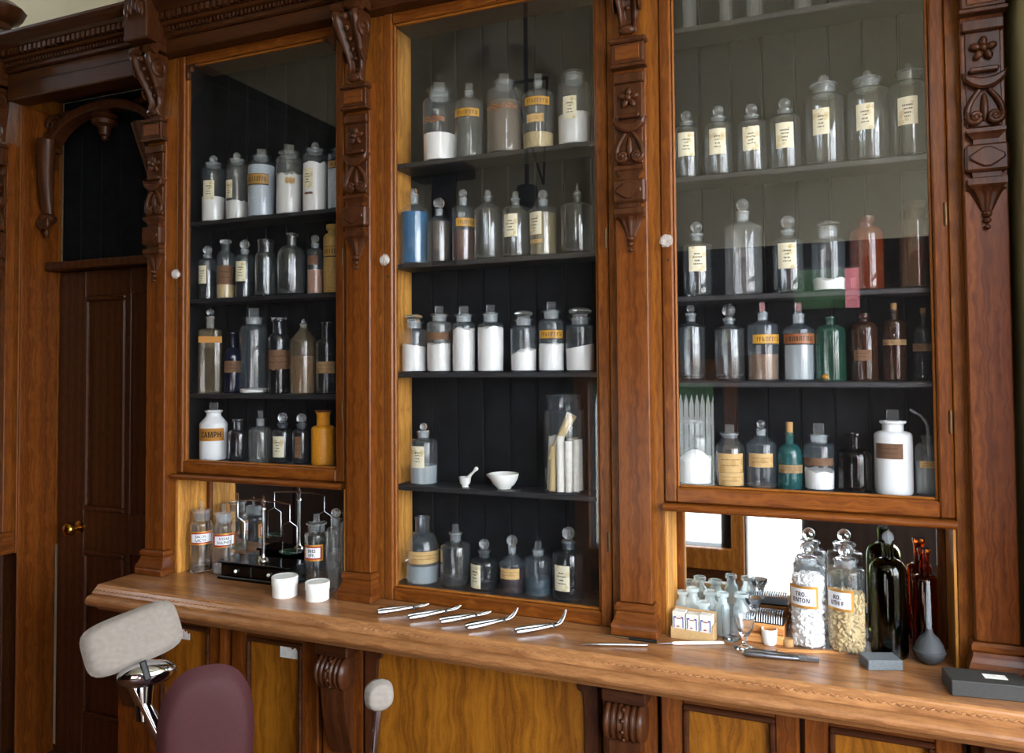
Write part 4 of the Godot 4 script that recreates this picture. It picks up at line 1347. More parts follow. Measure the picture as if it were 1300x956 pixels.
func shelves_left() -> void:
	row([
		{n = "stoppered_jar", cat = "jar", x = [255.3, 286.6], s = 217.5, l = 208, t = 197.3, nr = 0.66, st = "ball", c = ["powder", 251.5], labels = [["slip", 258.4, 272, 229, 253, 0]], d = "ball-stoppered jar half full of white powder with a cream slip, beside the doorway pilaster"},
		{n = "stoppered_jar", cat = "jar", x = [286.5, 315], s = 214, l = 203, t = 193.7, nr = 0.62, st = "ball", g = "dusty", c = ["powder", 257, 0.004, 0.0, 0.004], labels = [["slip", 287.2, 295, 228, 251, 1]], d = "grey dusty jar with low uneven powder beside the blue-white jar"},
		{n = "stoppered_jar", cat = "jar", x = [314, 350], s = 214, k = 204, l = 198.5, t = 189.4, nr = 0.58, st = "tab", c = ["blue_powder", 212], labels = [["gold", 314.5, 341, 220, 234.6, 1]], d = "jar full of blue-white powder with a brownish gold band and a flat stopper"},
		{n = "stoppered_jar", cat = "jar", x = [350.3, 383.5], s = 204.5, l = 193.7, t = 183.6, nr = 0.68, st = "tab", g = "dusty", c = ["powder", 222, 0.0, 0.0, 0.010], labels = [["kraft", 362, 374, 224, 234, 0, 0.3]], d = "jar with powder clinging to its walls and a torn brown label scrap"},
		{n = "stoppered_jar", cat = "jar", x = [384, 415.8], s = 201, l = 190, t = 180.5, nr = 0.66, st = "ball", c = ["powder", 209, 0.0, 0.0, 0.008], labels = [["slip", 385.5, 397, 213, 238, 2], ["kraft", 387, 397, 243, 247, 1, 0.3]], d = "ball-stoppered jar nearly full of powder with a slip above a dark label scrap"},
		{n = "stoppered_jar", cat = "jar", x = [415.8, 449], s = 199, l = 190, t = 178, nr = 0.6, st = "tab", c = ["blue_powder", 214], labels = [["gold", 417, 446, 203, 213, 1]], d = "pale jar with a gold band partly hidden by the carved pilaster, upper shelf"},
	], 2.102, "jars on the top shelf of the cabinet over the balance")
	row([
		{n = "stoppered_bottle", x = [251.7, 275.7], s = 332, l = 324, t = 312, nr = 0.48, st = "ball", c = ["liquid_dark", 345], labels = [["slip", 252.5, 262, 337, 360, 3]], d = "narrow dark bottle with a slip on its edge, second shelf by the doorway"},
		{n = "stoppered_bottle", x = [274.5, 298.6], s = 329, l = 309, t = 305, nr = 0.48, st = "disc", c = ["cream_powder", 362], labels = [["kraft", 276, 296, 337, 361, 1]], d = "flat-topped bottle with a large brown label and cream powder beneath it"},
		{n = "stoppered_bottle", x = [298.6, 322.7], s = 329, l = 317, t = 304.4, nr = 0.45, st = "ball", c = ["liquid_dark", 356], labels = [["slip", 299.5, 312, 331.5, 357, 0]], d = "dark bottle with a cream slip between the brown-labelled bottle and the wide empty jar"},
		{n = "open_jar", cat = "jar", x = [323.4, 352], s = 328, k = 321, l = 305, t = 304, nr = 0.74, lip = 1.12, d = "empty clear wide-necked jar without a label on the second shelf"},
		{n = "open_bottle", x = [352, 389], s = 326, k = 312, l = 297, t = 296, nr = 0.34, lip = 1.3, d = "empty clear round-shouldered bottle with a narrow open neck beside the pink powder"},
		{n = "stoppered_bottle", x = [389.6, 410.5], s = 321, l = 309, t = 298, nr = 0.5, st = "ball", c = ["pink_powder", 343], labels = [["kraft", 391, 404, 324, 336, 1]], d = "slim bottle half full of pinkish brown powder"},
		{n = "stoneware_jar", cat = "jar", x = [410.5, 440], s = 304, l = 290, t = 286, nr = 0.6, g = "tan", opaque = true, st = "disc", sm = "tan", labels = [["gold", 411, 438, 312, 326, 1]], d = "opaque tan jar with a dark lettered band next to the carved pilaster"},
	], 1.819, "bottles on the second shelf of the cabinet over the balance")
	row([
		{n = "square_bottle", x = [248, 285.7], s = 421, k = 417, l = 402, t = 392, nr = 0.34, sq = 7.0, g = "murky", st = "ball", labels = [["plain_gold", 250, 284, 427, 435, 1]], d = "square murky bottle with a tan strip label near its shoulder"},
		{n = "blue_bottle", x = [284, 307], s = 455, k = 441, l = 422, t = 420, nr = 0.32, g = "blue_thin", z = -0.105, labels = [["kraft", 285, 306, 458, 473, 1]], d = "small dark blue bottle with a brown band behind the tall clear bottle"},
		{n = "stoppered_bottle", x = [304, 340.5], s = 421, k = 412, l = 402.6, t = 391, nr = 0.62, st = "tab", c = ["powder", 494, 0.003, 0.0, 0.003], d = "tall clear wide-necked bottle with only a little white powder at the bottom"},
		{n = "stoppered_bottle", x = [340.5, 368], s = 432, k = 424, l = 406, t = 403.5, nr = 0.6, g = "smoke", st = "disc", c = ["liquid_dark", 445], labels = [["kraft", 341, 367, 443, 471, 1, 0.12]], d = "near-black bottle with a large torn brown label"},
		{n = "stoppered_bottle", x = [367.6, 403], s = 433, k = 416, l = 411, t = 405, nr = 0.26, sh = "cone", g = "murky", st = "ball", c = ["liquid_tan", 452], d = "brownish bottle with a long sloping shoulder and a tiny ball stopper"},
		{n = "open_bottle", x = [401, 428], s = 437, k = 430, l = 409, t = 407.7, nr = 0.5, g = "smoke", labels = [["kraft", 402, 425, 459, 474, 2]], d = "dark clear bottle with a pale strip label, third shelf beside the door frame"},
	], 1.477, "bottles on the third shelf of the cabinet over the balance")
	row([
		{n = "white_jar", cat = "jar", x = [253, 289.5], s = 537, k = 528, l = 520.7, t = 511, nr = 0.52, sh = "cone", g = "white_glaze", opaque = true, st = "tab", text = ["CAMPH"], labels = [["plain_gold", 253.6, 284, 544, 560, 0]], d = "white jar lettered CAMPH on an amber band, bottom shelf by the doorway"},
		{n = "open_bottle", x = [290, 316], s = 551, k = 545, l = 532, t = 531, nr = 0.5, g = "smoke", d = "empty smoky bottle without stopper or label beside the white camphor jar"},
		{n = "stoppered_bottle", x = [315.4, 345.5], s = 549, k = 541, l = 531, t = 521, nr = 0.36, g = "dusty", st = "tab", d = "hazy grey bottle with a flat glass stopper and no label, bottom shelf"},
		{n = "stoppered_bottle", x = [345.5, 372], s = 549, l = 537, t = 524, nr = 0.45, g = "smoke", st = "ball", labels = [["slip", 346.5, 360.5, 554, 580.5, 1]], d = "dark ball-stoppered bottle with a cream slip beside the brown-labelled one"},
		{n = "stoppered_bottle", x = [371, 394.5], s = 550, l = 538, t = 525, nr = 0.48, g = "smoke", st = "ball", labels = [["kraft", 374, 382, 554.5, 581, 1]], d = "dark ball-stoppered bottle with a narrow brown label next to the yellow jar"},
		{n = "yellow_jar", cat = "jar", x = [395, 426], s = 545, k = 540, l = 523, t = 521, nr = 0.55, g = "yellow", opaque = true, lip = 1.1, st = "disc", sm = "red_cork", d = "bright yellow jar with a reddish brown stopper"},
	], 1.237, "bottles on the bottom shelf of the cabinet over the balance")

func shelves_centre() -> void:
	row([
		{n = "stoppered_jar", cat = "jar", x = [536.7, 578.3], s = 133, k = 127, l = 115, t = 104.5, nr = 0.62, st = "tab", c = ["powder", 173, 0.006], labels = [["gold", 538, 564, 145, 156, 2, 0.5]], d = "squat-necked jar half full of white powder with a torn orange label"},
		{n = "stoppered_bottle", x = [576.4, 615], s = 133, k = 122, l = 116, t = 105.8, nr = 0.3, sh = "cone", g = "dusty", st = "tab", tw = 1.7, labels = [["gold", 578, 608, 136, 148, 0]], d = "hazy grey bottle with a sloping shoulder and gold band on the top shelf"},
		{n = "stoppered_jar", cat = "jar", x = [617.8, 662.6], s = 119, k = 113, l = 104, t = 93.6, nr = 0.5, g = "dusty", st = "tab", c = ["brown_dust", 132], labels = [["gold", 619, 656, 129, 139, 2, 0.6]], d = "jar of brown dust with a tattered copper label on the top shelf"},
		{n = "stoppered_bottle", x = [663, 703.4], s = 122, k = 111, l = 103, t = 93.6, nr = 0.27, sh = "cone", g = "dusty", st = "tab", tw = 1.9, c = ["cream_powder", 172], labels = [["gold", 666.5, 697, 121, 133.5, 0], ["kraft", 669, 690, 143, 155, 0, 0.15]], d = "grey-blue bottle with a bright gold band and a peach label scrap on the top shelf"},
		{n = "stoppered_jar", cat = "jar", x = [707.5, 749.6], s = 111, k = 106, l = 96, t = 89.5, nr = 0.6, g = "dusty", st = "mushroom", mw = 1.0, c = ["powder", 147, 0.0, 0.004, 0.004], labels = [["slip", 715, 731.5, 121, 150, 0]], d = "powder jar with a cream slip on the tall cabinet's top shelf by the hinge"},
	], 2.224, "jars on the top shelf of the tall cabinet")
	row([
		{n = "stoppered_bottle", x = [508, 544.5], s = 268, k = 259, l = 247, t = 239, nr = 0.3, sh = "cone", st = "ball", c = ["liquid_blue", 271], d = "bottle of bright blue liquid"},
		{n = "stoppered_bottle", x = [542, 573], s = 281, k = 274, l = 266, t = 251, nr = 0.32, sh = "cone", st = "ball", c = ["liquid_brown", 283], d = "short bottle of murky brown liquid with a large ball stopper beside the blue one"},
		{n = "stoppered_bottle", x = [573.7, 602.3], s = 267, k = 261, l = 251, t = 240, nr = 0.36, st = "ball", c = ["liquid_amber", 294], labels = [["gold", 579, 601, 276, 288, 0]], d = "bottle of dark amber liquid with a gold band"},
		{n = "stoppered_bottle", x = [602, 637.6], s = 267, k = 256, l = 249, t = 241, nr = 0.3, sh = "cone", st = "ball", d = "empty clear bottle between the amber liquid and the slip-labelled bottles"},
		{n = "stoppered_bottle", x = [637.6, 671.6], s = 267, k = 261, l = 251, t = 243, nr = 0.3, st = "tab", tw = 1.6, labels = [["slip", 640.5, 656.5, 271, 300, 2]], d = "clear flat-stoppered bottle with a cream slip next to the yellowish liquid"},
		{n = "stoppered_bottle", x = [672, 707], s = 267, k = 262, l = 254, t = 241, nr = 0.36, st = "ball", c = ["liquid_yellow", 272], labels = [["slip", 672.8, 687.5, 268, 297, 3], ["kraft", 673.5, 688, 303, 308, 0]], d = "bottle of yellowish liquid with a cream slip and a ball stopper"},
		{n = "stoppered_bottle", x = [711.5, 755], s = 262, k = 256, l = 245, t = 232, nr = 0.26, sh = "cone", st = "point", d = "clear unlabelled bottle with a thin pointed stopper near the hinge"},
	], 1.900, "bottles on the second shelf of the tall cabinet")
	row([
		{n = "stoppered_jar", cat = "jar", x = [509.4, 541.7], s = 422, k = 417, l = 408, t = 399, nr = 0.62, st = "mushroom", mw = 1.15, c = ["powder", 438.5, 0.0, -0.006], labels = [], d = "short flat-topped jar with sloping white powder, against the ochre side panel"},
		{n = "stoppered_jar", cat = "jar", x = [541.7, 573.6], s = 413, k = 408, l = 399, t = 388.6, nr = 0.6, g = "dusty", st = "tab", c = ["powder", 437, 0.002, 0.0, 0.004], labels = [["kraft", 543, 570, 422, 431, 1]], d = "hazy jar with a dark brown label and a flat stopper, half full of powder"},
		{n = "stoppered_jar", cat = "jar", x = [574, 604], s = 415, k = 409, l = 399, t = 388.6, nr = 0.68, st = "tab", c = ["powder", 418, 0.0, 0.0, 0.010], d = "jar crammed with clotted white powder under a brown-stained neck"},
		{n = "stoppered_jar", cat = "jar", x = [606, 640], s = 415, k = 409, l = 397, t = 387, nr = 0.56, st = "tab", c = ["powder", 416, 0.0, 0.0, 0.006], d = "jar full of white powder right up to its shoulder without a label"},
		{n = "stoppered_jar", cat = "jar", x = [648, 681.7], s = 418, k = 413, l = 405, t = 394, nr = 0.6, st = "mushroom", mw = 1.2, c = ["powder", 447, 0.010, 0.008, 0.003], d = "jar with a flattened stopper and a peaked heap of white powder"},
		{n = "stoppered_jar", cat = "jar", x = [683.4, 716.8], s = 412, k = 405, l = 394, t = 383, nr = 0.6, st = "tab", c = ["powder", 437, 0.002, 0.0, 0.004], labels = [["gold", 685, 714, 418.5, 430.5, 0]], d = "jar of white powder with a gold lettered band and a tall flat stopper"},
		{n = "stoppered_jar", cat = "jar", x = [718, 755], s = 416, k = 412, l = 403, t = 390, nr = 0.64, st = "mushroom", mw = 1.25, c = ["powder", 440, 0.0, 0.008], d = "jar with a wide flattened stopper beside the gold-banded powder jar"},
	], 1.550, "jars of white powder on the middle shelf of the tall cabinet")
	row([
		{n = "stoppered_bottle", x = [519.8, 556], s = 561, k = 556, l = 547, t = 537, nr = 0.4, st = "ball", c = ["liquid_milky", 590], labels = [["slip", 523, 538.5, 566.7, 594.3, 1]], d = "bottle of milky liquid with a cream slip standing alone beside the little mortar"},
	], 1.192, "")
	row([
		{n = "open_bottle", x = [515, 558], s = 700, k = 675, l = 655.5, t = 654, nr = 0.42, lip = 1.1, c = ["liquid_milky", 715], labels = [["kraft", 519, 557.5, 701, 716.5, 0]], d = "large round-shouldered open bottle of cloudy liquid with a tan band at the bottom"},
		{n = "stoppered_bottle", x = [559, 598], s = 693, k = 687, l = 675, t = 665, nr = 0.36, st = "tab", d = "clear bottle with a flat stopper next to the large cloudy open bottle"},
		{n = "stoppered_bottle", x = [597, 632.8], s = 714, k = 707, l = 698, t = 684, nr = 0.38, st = "ball", g = "smoke", labels = [["slip", 598, 610, 718, 748, 0]], d = "low dark bottle with a narrow cream slip on its edge and ball stopper"},
		{n = "stoppered_bottle", x = [633.7, 667], s = 714, k = 703, l = 694, t = 679, nr = 0.3, sh = "cone", st = "ball", c = ["liquid_red", 722], labels = [["kraft", 636, 659, 722.5, 736, 0]], d = "bottle of dark red liquid with a tan label"},
		{n = "stoppered_bottle", x = [666, 701], s = 710, k = 705, l = 697, t = 687, nr = 0.42, st = "tab", c = ["liquid_slate", 733], d = "bottle half full of slate-blue liquid with a flat stopper"},
		{n = "stoppered_bottle", x = [701, 743], s = 702, k = 697, l = 686, t = 668.6, nr = 0.38, st = "ball", g = "smoke", labels = [["slip", 704.5, 723, 719, 751.5, 2]], d = "largest dark bottle with a cream slip and ball stopper beside the slate-blue liquid"},
	], 0.8802, "bottles at the bottom of the tall cabinet")
	# little mortar and its pestle, mixing bowl, big jar of paper
	var p := at_z(590.5, 610, -0.085)
	var m := thing("mortar", "tiny white porcelain mortar on the dark shelf", "mortar", Vector3(p.x, 1.192, -0.085))
	var mb := MB.new()
	mb.lathe([Vector2(0, 0), Vector2(0.012, 0), Vector2(0.011, 0.004), Vector2(0.017, 0.012), Vector2(0.019, 0.028), Vector2(0.021, 0.030), Vector2(0.017, 0.030), Vector2(0.012, 0.008), Vector2(0, 0.006)], 24)
	obj("cup", mb, M.porcelain, m)
	var ps := thing("pestle", "small white pestle leaning out of the tiny mortar", "pestle", Vector3(p.x, 1.198, -0.085))
	mb = MB.new()
	mb.tube([Vector3(-0.008, 0.004, 0), Vector3(-0.004, 0.008, 0), Vector3(0.03, 0.042, 0.0), Vector3(0.038, 0.050, 0)], [0.005, 0.007, 0.0035, 0.006], 10)
	mb.ball(Vector3(0.039, 0.051, 0), Vector3(0.0065, 0.0065, 0.0065), 8, 10)
	obj("rod", mb, M.porcelain, ps)
	p = at_z(640.5, 610, -0.095)
	var bw := thing("mixing_bowl", "white porcelain bowl with a spout on the dark shelf", "bowl", Vector3(p.x, 1.1925, -0.09))
	mb = MB.new()
	mb.lathe([Vector2(0, 0), Vector2(0.022, 0), Vector2(0.022, 0.003), Vector2(0.033, 0.012), Vector2(0.042, 0.028), Vector2(0.046, 0.043), Vector2(0.046, 0.046), Vector2(0.043, 0.046), Vector2(0.038, 0.028), Vector2(0.022, 0.010), Vector2(0, 0.007)], 36)
	for i in mb.v.size():   # pouring lip towards the room
		var q := mb.v[i]
		if q.y > 0.03:
			var a := atan2(q.x, q.z)
			var f := exp(-pow((a + 1.0) / 0.16, 2.0)) * (q.y - 0.03) / 0.016
			mb.v[i] = q + Vector3(sin(-1.0), -0.25, cos(-1.0)) * 0.010 * f
	obj("body", mb, M.porcelain, bw)
	var jr := bottle({n = "specimen_jar", thin = true, cat = "jar", x = [690, 742.4], s = 522.5, k = 519, l = 501, t = 500, nr = 0.82, lip = 1.08, d = "large open glass jar holding rolled white paper"}, 1.192, -0.094, "")
	var rg := RandomNumberGenerator.new()
	rg.seed = 77
	for i in 15:
		var a := i * 0.62
		var r := (0.038 if i < 10 else 0.018) + 0.006 * rg.randf()
		var base := Vector3(sin(a) * r, 0.006, cos(a) * r)
		if i == 14: base = Vector3(-0.036, 0.10, 0.030)
		var tip := base * 0.9 + Vector3(rg.randf_range(-0.006, 0.006), rg.randf_range(0.12, 0.165), rg.randf_range(-0.006, 0.006))
		if i == 14: tip = Vector3(0.030, 0.232, 0.018)
		mb = MB.new()
		mb.tube([base, tip], [0.011, 0.0125] if i < 14 else [0.008, 0.016], 12)
		obj("paper_roll", mb, M.paper if i % 5 != 4 else M.cream_powder, jr)

func shelves_right() -> void:
	for q in [[866, 884, 29.5, "first"], [913, 930, 24, "second"], [947, 969, 18, "third"], [1008, 1030, 10, "fourth"]]:
		bottle({n = "stoppered_bottle", x = [q[0], q[1]], s = q[2] - 38.0, l = q[2] - 46.0, t = q[2] - 55.0, nr = 0.45, g = "dusty", st = "ball", d = "hazy bottle on the highest shelf above the cream-labelled row, %s from the knob side" % q[3]}, 2.51, ZB, "bottles on the highest shelf over the lozenge jars")
	row([
		{n = "stoppered_bottle", x = [854.6, 888.6], s = 167, l = 155, t = 140.7, nr = 0.42, st = "ball", labels = [["slip", 861, 881, 167.5, 198, 0]], d = "small ball-stoppered bottle with a cream slip at the knob end of the upper row"},
		{n = "stoppered_bottle", x = [893.5, 930.8], s = 163, l = 149, t = 134, nr = 0.42, st = "ball", labels = [["slip", 900.5, 921, 162.5, 195.5, 1]], d = "small ball-stoppered bottle with a browned-edge slip, second from the knob in the upper row"},
		{n = "stoppered_bottle", x = [934.7, 973.6], s = 159, l = 147, t = 131.6, nr = 0.42, st = "ball", labels = [["slip", 943, 964, 159, 191.5, 2, 0.08]], d = "small ball-stoppered bottle with a torn-edged slip, third from the knob in the upper row"},
		{n = "stoppered_bottle", x = [976, 1016.7], s = 153, l = 140, t = 124.5, nr = 0.42, st = "ball", labels = [["slip", 985, 1007, 155, 187.5, 3]], d = "small ball-stoppered bottle with a cream slip next to the first big jar"},
		{n = "stoppered_jar", cat = "jar", x = [1020.6, 1071.8], s = 127, k = 121, l = 108, t = 95, nr = 0.58, st = "ball", labels = [["slip", 1032, 1052.5, 136.5, 170, 1]], d = "first of the big flanged jars, with a cream slip, beside the four small bottles"},
		{n = "stoppered_jar", cat = "jar", x = [1074, 1128.6], s = 119, k = 113.5, l = 101, t = 89.5, nr = 0.58, st = "ball", labels = [["slip", 1087, 1109, 130.6, 164, 0]], d = "middle one of the three big flanged jars with cream slips"},
		{n = "stoppered_jar", cat = "jar", x = [1128.6, 1179], s = 111, k = 104, l = 91, t = 79.7, nr = 0.58, st = "ball", labels = [["slip", 1139.5, 1164.5, 122, 157.5, 3]], d = "big flanged jar with a pale slip at the hinge end of the upper row"},
	], 2.090, "cream-labelled bottles on the upper shelf over the lozenge jars")
	row([
		{n = "stoppered_bottle", x = [865, 904], s = 312, k = 307, l = 297, t = 281.4, nr = 0.36, sh = "cone", st = "ball", labels = [["slip", 874.7, 895.8, 312.5, 344.3, 2]], d = "ball-stoppered bottle with a cream slip directly beside the glass knob"},
		{n = "stoppered_bottle", x = [919.4, 967.4], s = 289, k = 281, l = 269, t = 252.5, nr = 0.34, sh = "cone", g = "dusty", st = "ball", d = "tall bluish bottle without a label between two slip-labelled bottles"},
		{n = "stoppered_bottle", x = [980, 1021], s = 307, k = 300, l = 292, t = 273.6, nr = 0.36, sh = "cone", st = "ball", labels = [["slip", 988, 1010, 308, 340.7, 0]], d = "ball-stoppered bottle with a cream slip between the bluish bottle and the wide jar"},
		{n = "stoppered_jar", cat = "jar", x = [1030, 1073.5], s = 310, k = 302, l = 290, t = 281, nr = 0.6, st = "mushroom", mw = 1.15, c = ["powder", 356, 0.004, 0.0, 0.006], d = "wide jar with a flattened stopper and whitish remains inside"},
		{n = "amber_bottle", x = [1078, 1122], s = 300, k = 288, l = 279, t = 275, nr = 0.4, g = "amber_thin", st = "disc", sm = "brown_thin", d = "dark amber bottle on the shelf above the green bottle"},
		{n = "amber_bottle", x = [1140, 1183], s = 283, k = 278, l = 262, t = 256.5, nr = 0.55, g = "murky", st = "disc", sm = "brown_thin", c = ["liquid_amber", 300], d = "wide bottle with orange-brown contents at the hinge end"},
	], 1.758, "bottles on the third shelf over the lozenge jars")
	row([
		{n = "stoppered_bottle", x = [859, 895.7], s = 415, k = 409, l = 398, t = 387, nr = 0.32, sh = "cone", st = "ball", d = "clear empty bottle at the knob end of the row below the slip-labelled bottles"},
		{n = "stoppered_bottle", x = [906, 945.5], s = 418, k = 412, l = 404, t = 386, nr = 0.34, sh = "cone", st = "ball", d = "clear empty bottle with a big round stopper next to the gold-banded one"},
		{n = "stoppered_bottle", x = [948.4, 988.8], s = 413, k = 407, l = 396, t = 383.4, nr = 0.34, sh = "cone", st = "tab", c = ["liquid_tan", 450], labels = [["gold", 956, 988.2, 424, 437.5, 0]], d = "bottle half full of tan liquid with a bright gold lettered band"},
		{n = "stoppered_bottle", x = [994.4, 1034], s = 418, k = 411, l = 398, t = 384, nr = 0.4, sh = "cone", st = "tab", c = ["liquid_milky", 438], labels = [["gold", 995, 1033.5, 423, 437.5, 2]], d = "bottle of whitish liquid with a copper-coloured band"},
		{n = "green_bottle", x = [1035, 1074], s = 422, k = 412, l = 402, t = 401, nr = 0.3, g = "green", d = "open green bottle on the fourth shelf"},
		{n = "amber_bottle", x = [1078.8, 1115], s = 419, k = 408, l = 401, t = 398, nr = 0.36, g = "brown_thin", st = "disc", sm = "brown_thin", labels = [["kraft", 1084, 1106, 444, 458, 1]], d = "brown bottle with a dull label between the green bottle and the corked ones"},
		{n = "corked_bottle", x = [1120, 1150.5], s = 411, k = 405, l = 393, t = 385, nr = 0.32, g = "brown_thin", st = "cork", sm = "cork", labels = [["kraft", 1121, 1150, 431, 438, 2]], d = "tall brown corked bottle with a pale strip label"},
		{n = "corked_bottle", x = [1158, 1187], s = 423, k = 413, l = 398, t = 391, nr = 0.3, g = "smoke", st = "cork", sm = "cork", labels = [["kraft", 1159, 1186, 436, 446, 1]], d = "dark corked bottle with an orange-brown band beside the door frame"},
	], 1.523, "bottles on the fourth shelf over the lozenge jars")
	row([
		{n = "open_jar", cat = "jar", x = [861, 904.5], s = 556, k = 550, l = 534, t = 533, nr = 0.66, c = ["powder", 582, 0.022, 0.0, 0.006], d = "wide clear jar heaped with white powder at the knob end of the bottom shelf"},
		{n = "stoppered_bottle", x = [907, 946], s = 567, k = 556, l = 549, t = 538.7, nr = 0.52, sh = "cone", st = "tab", labels = [["kraft", 912, 942.5, 576, 600, 0], ["kraft", 912.5, 943, 600.5, 617, 0]], d = "flat-stoppered bottle covered by a tall tan label"},
		{n = "stoppered_bottle", x = [947.5, 986], s = 563, k = 553, l = 544.5, t = 533, nr = 0.34, sh = "cone", st = "ball", labels = [["kraft", 951, 980.6, 576, 593.5, 0]], c = ["liquid_tan", 616], d = "clear bottle with a short tan label and a small ball stopper"},
		{n = "corked_bottle", x = [987, 1019], s = 580, k = 563, l = 549, t = 536, nr = 0.34, g = "teal", lip = 1.15, st = "cork", sm = "cork", labels = [["kraft", 989, 1018.5, 590.5, 601, 2]], d = "teal green bottle with a pale cork and grey label"},
		{n = "stoppered_jar", cat = "jar", x = [1020, 1060], s = 567, k = 562, l = 551, t = 537, nr = 0.58, st = "tab", c = ["powder", 597, 0.0, 0.0, 0.006], labels = [["kraft", 1021, 1057, 582, 591.5, 1]], d = "flat-stoppered jar of white powder with a dark band label"},
		{n = "amber_bottle", x = [1063, 1107], s = 579, k = 568, l = 550, t = 549, nr = 0.36, lip = 1.5, g = "dark_amber", thick = true, d = "squat near-black bottle with a wide flat lip"},
		{n = "white_jar", cat = "jar", x = [1109, 1159], s = 553, k = 547, l = 534, t = 519.7, nr = 0.56, g = "white_glaze", opaque = true, st = "tab", labels = [["kraft", 1112.5, 1146, 563.6, 583.2, 1]], d = "opaque white jar with a brown label and a flat glass stopper"},
		{n = "open_bottle", x = [1161, 1193], s = 572, k = 561, l = 553, t = 552, nr = 0.4, g = "dusty", c = ["liquid_milky", 585], labels = [["kraft", 1168, 1189, 585.6, 594.4, 0]], d = "cloudy bottle with a bent glass tube beside the door frame"},
	], 1.237, "bottles on the bottom shelf over the lozenge jars")
	# bent glass tube in the last bottle
	var p := at_z(1179, 560, ZB)
	var gt := thing("bent_glass_tube", "bent clear glass tube standing in the cloudy bottle", "tube", Vector3(p.x, 1.237, ZB))
	var mb := MB.new()
	var q0 := at_z(1155, 520, ZB) - gt.position
	var q1 := at_z(1168, 527, ZB) - gt.position
	var q2 := at_z(1178, 545, ZB) - gt.position
	mb.tube([q0, q0.lerp(q1, 0.6), q1, q1.lerp(q2, 0.5) + Vector3(0.003, 0.003, 0), q2, Vector3(0, 0.06, 0)], [0.0035, 0.0035, 0.0035, 0.0035, 0.0035, 0.0035], 8)
	obj("tube", mb, M.frost, gt)
	# yellow lump in the green bottle
	p = at_z(1047.5, 475, -0.075)
	var yl := MB.new()
	yl.ball(Vector3.ZERO, Vector3(0.009, 0.008, 0.008), 7, 10)
	var yo := obj("resin_lump", yl, M.yellow)
	yo.position = Vector3(p.x, 1.534, -0.085)
	tag(yo, "small yellow lump lying in the green bottle", "lump")

# ---------------------------------------------------------------- what lies on the worktop
func small_bottle(pos: Vector3, r: float, h: float, nr: float, mat: Material, called: String, label: String, group: String) -> Node3D:
	var t := thing(called, label, "bottle", pos, group)
	var b := MB.new()
	b.lathe([Vector2(0, 0.002), Vector2(r * 0.85, 0.001), Vector2(r, 0.005), Vector2(r, h * 0.62), Vector2(r * 0.9, h * 0.70), Vector2(r * nr, h * 0.78), Vector2(r * nr, h * 0.88), Vector2(r * nr * 1.35, h * 0.91), Vector2(r * nr * 1.35, h * 0.99), Vector2(r * nr, h), Vector2(r * nr * 0.7, h * 0.98)], 22)
	obj("glass_body", b, mat, t)
	return t

func forceps(i: int, a: Vector3, z: Vector3, lift: float, label: String) -> void:
	var f := thing("dental_forceps", label, "forceps", Vector3(a.x, CT, a.z), "forceps laid out on the worktop", -atan2(z.z - a.z, z.x - a.x))
	var L := Vector2(z.x - a.x, z.z - a.z).length()
	for s in [-1.0, 1.0]:
		var b := MB.new()
		var pth := []
		var rad := []
		for k in 13:
			var u := k / 12.0
			pth.append(Vector3(u * L * 0.66, 0.0085 + 0.004 * u, s * (0.010 - 0.006 * u + 0.003 * sin(u * PI))))
			rad.append(lerpf(0.0075, 0.0046, u) * (1.0 - 0.35 * exp(-u * 30.0)))
		b.tube(pth, rad, 10, 1.1)
		obj("handle", b, M.steel, f)
		b = MB.new()
		pth = []; rad = []
		for k in 11:
			var u := k / 10.0
			pth.append(Vector3(L * (0.70 + 0.30 * u) - lift * 0.25 * u * u, 0.0125 + lift * pow(u, 2.4), -s * (0.0025 + 0.003 * sin(u * PI))))
			rad.append(lerpf(0.0050, 0.0022, u))
		b.tube(pth, rad, 8)
		obj("beak", b, M.steel, f)
	var j := MB.new()
	j.lathe([Vector2(0, 0.0), Vector2(0.0085, 0.001), Vector2(0.009, 0.008), Vector2(0.004, 0.010), Vector2(0, 0.010)], 16, Transform3D(Basis.IDENTITY, Vector3(L * 0.68, 0.007, 0)))
	obj("pivot", j, M.steel_dull, f)

func rod_tool(called: String, label: String, cat: String, a: Vector3, z: Vector3, r: float, tip: float, mat: Material, tip_mat: Material) -> void:
	var t := thing(called, label, cat, Vector3(a.x, CT, a.z), "", -atan2(z.z - a.z, z.x - a.x))
	var L := Vector2(z.x - a.x, z.z - a.z).length()
	var b := MB.new()
	b.tube([Vector3(L * tip, r, 0), Vector3(L * (tip + 0.03), r, 0), Vector3(L * 0.9, r, 0), Vector3(L, r, 0)], [r * 0.6, r, r, r * 0.8], 10)
	obj("handle", b, mat, t)
	if tip > 0.01:
		b = MB.new()
		b.tube([Vector3(0, r * 0.6, 0), Vector3(L * tip * 0.5, r, 0), Vector3(L * tip * 1.02, r, 0)], [r * 0.15, r * 0.35, r * 0.5], 8)
		obj("tip", b, tip_mat, t)

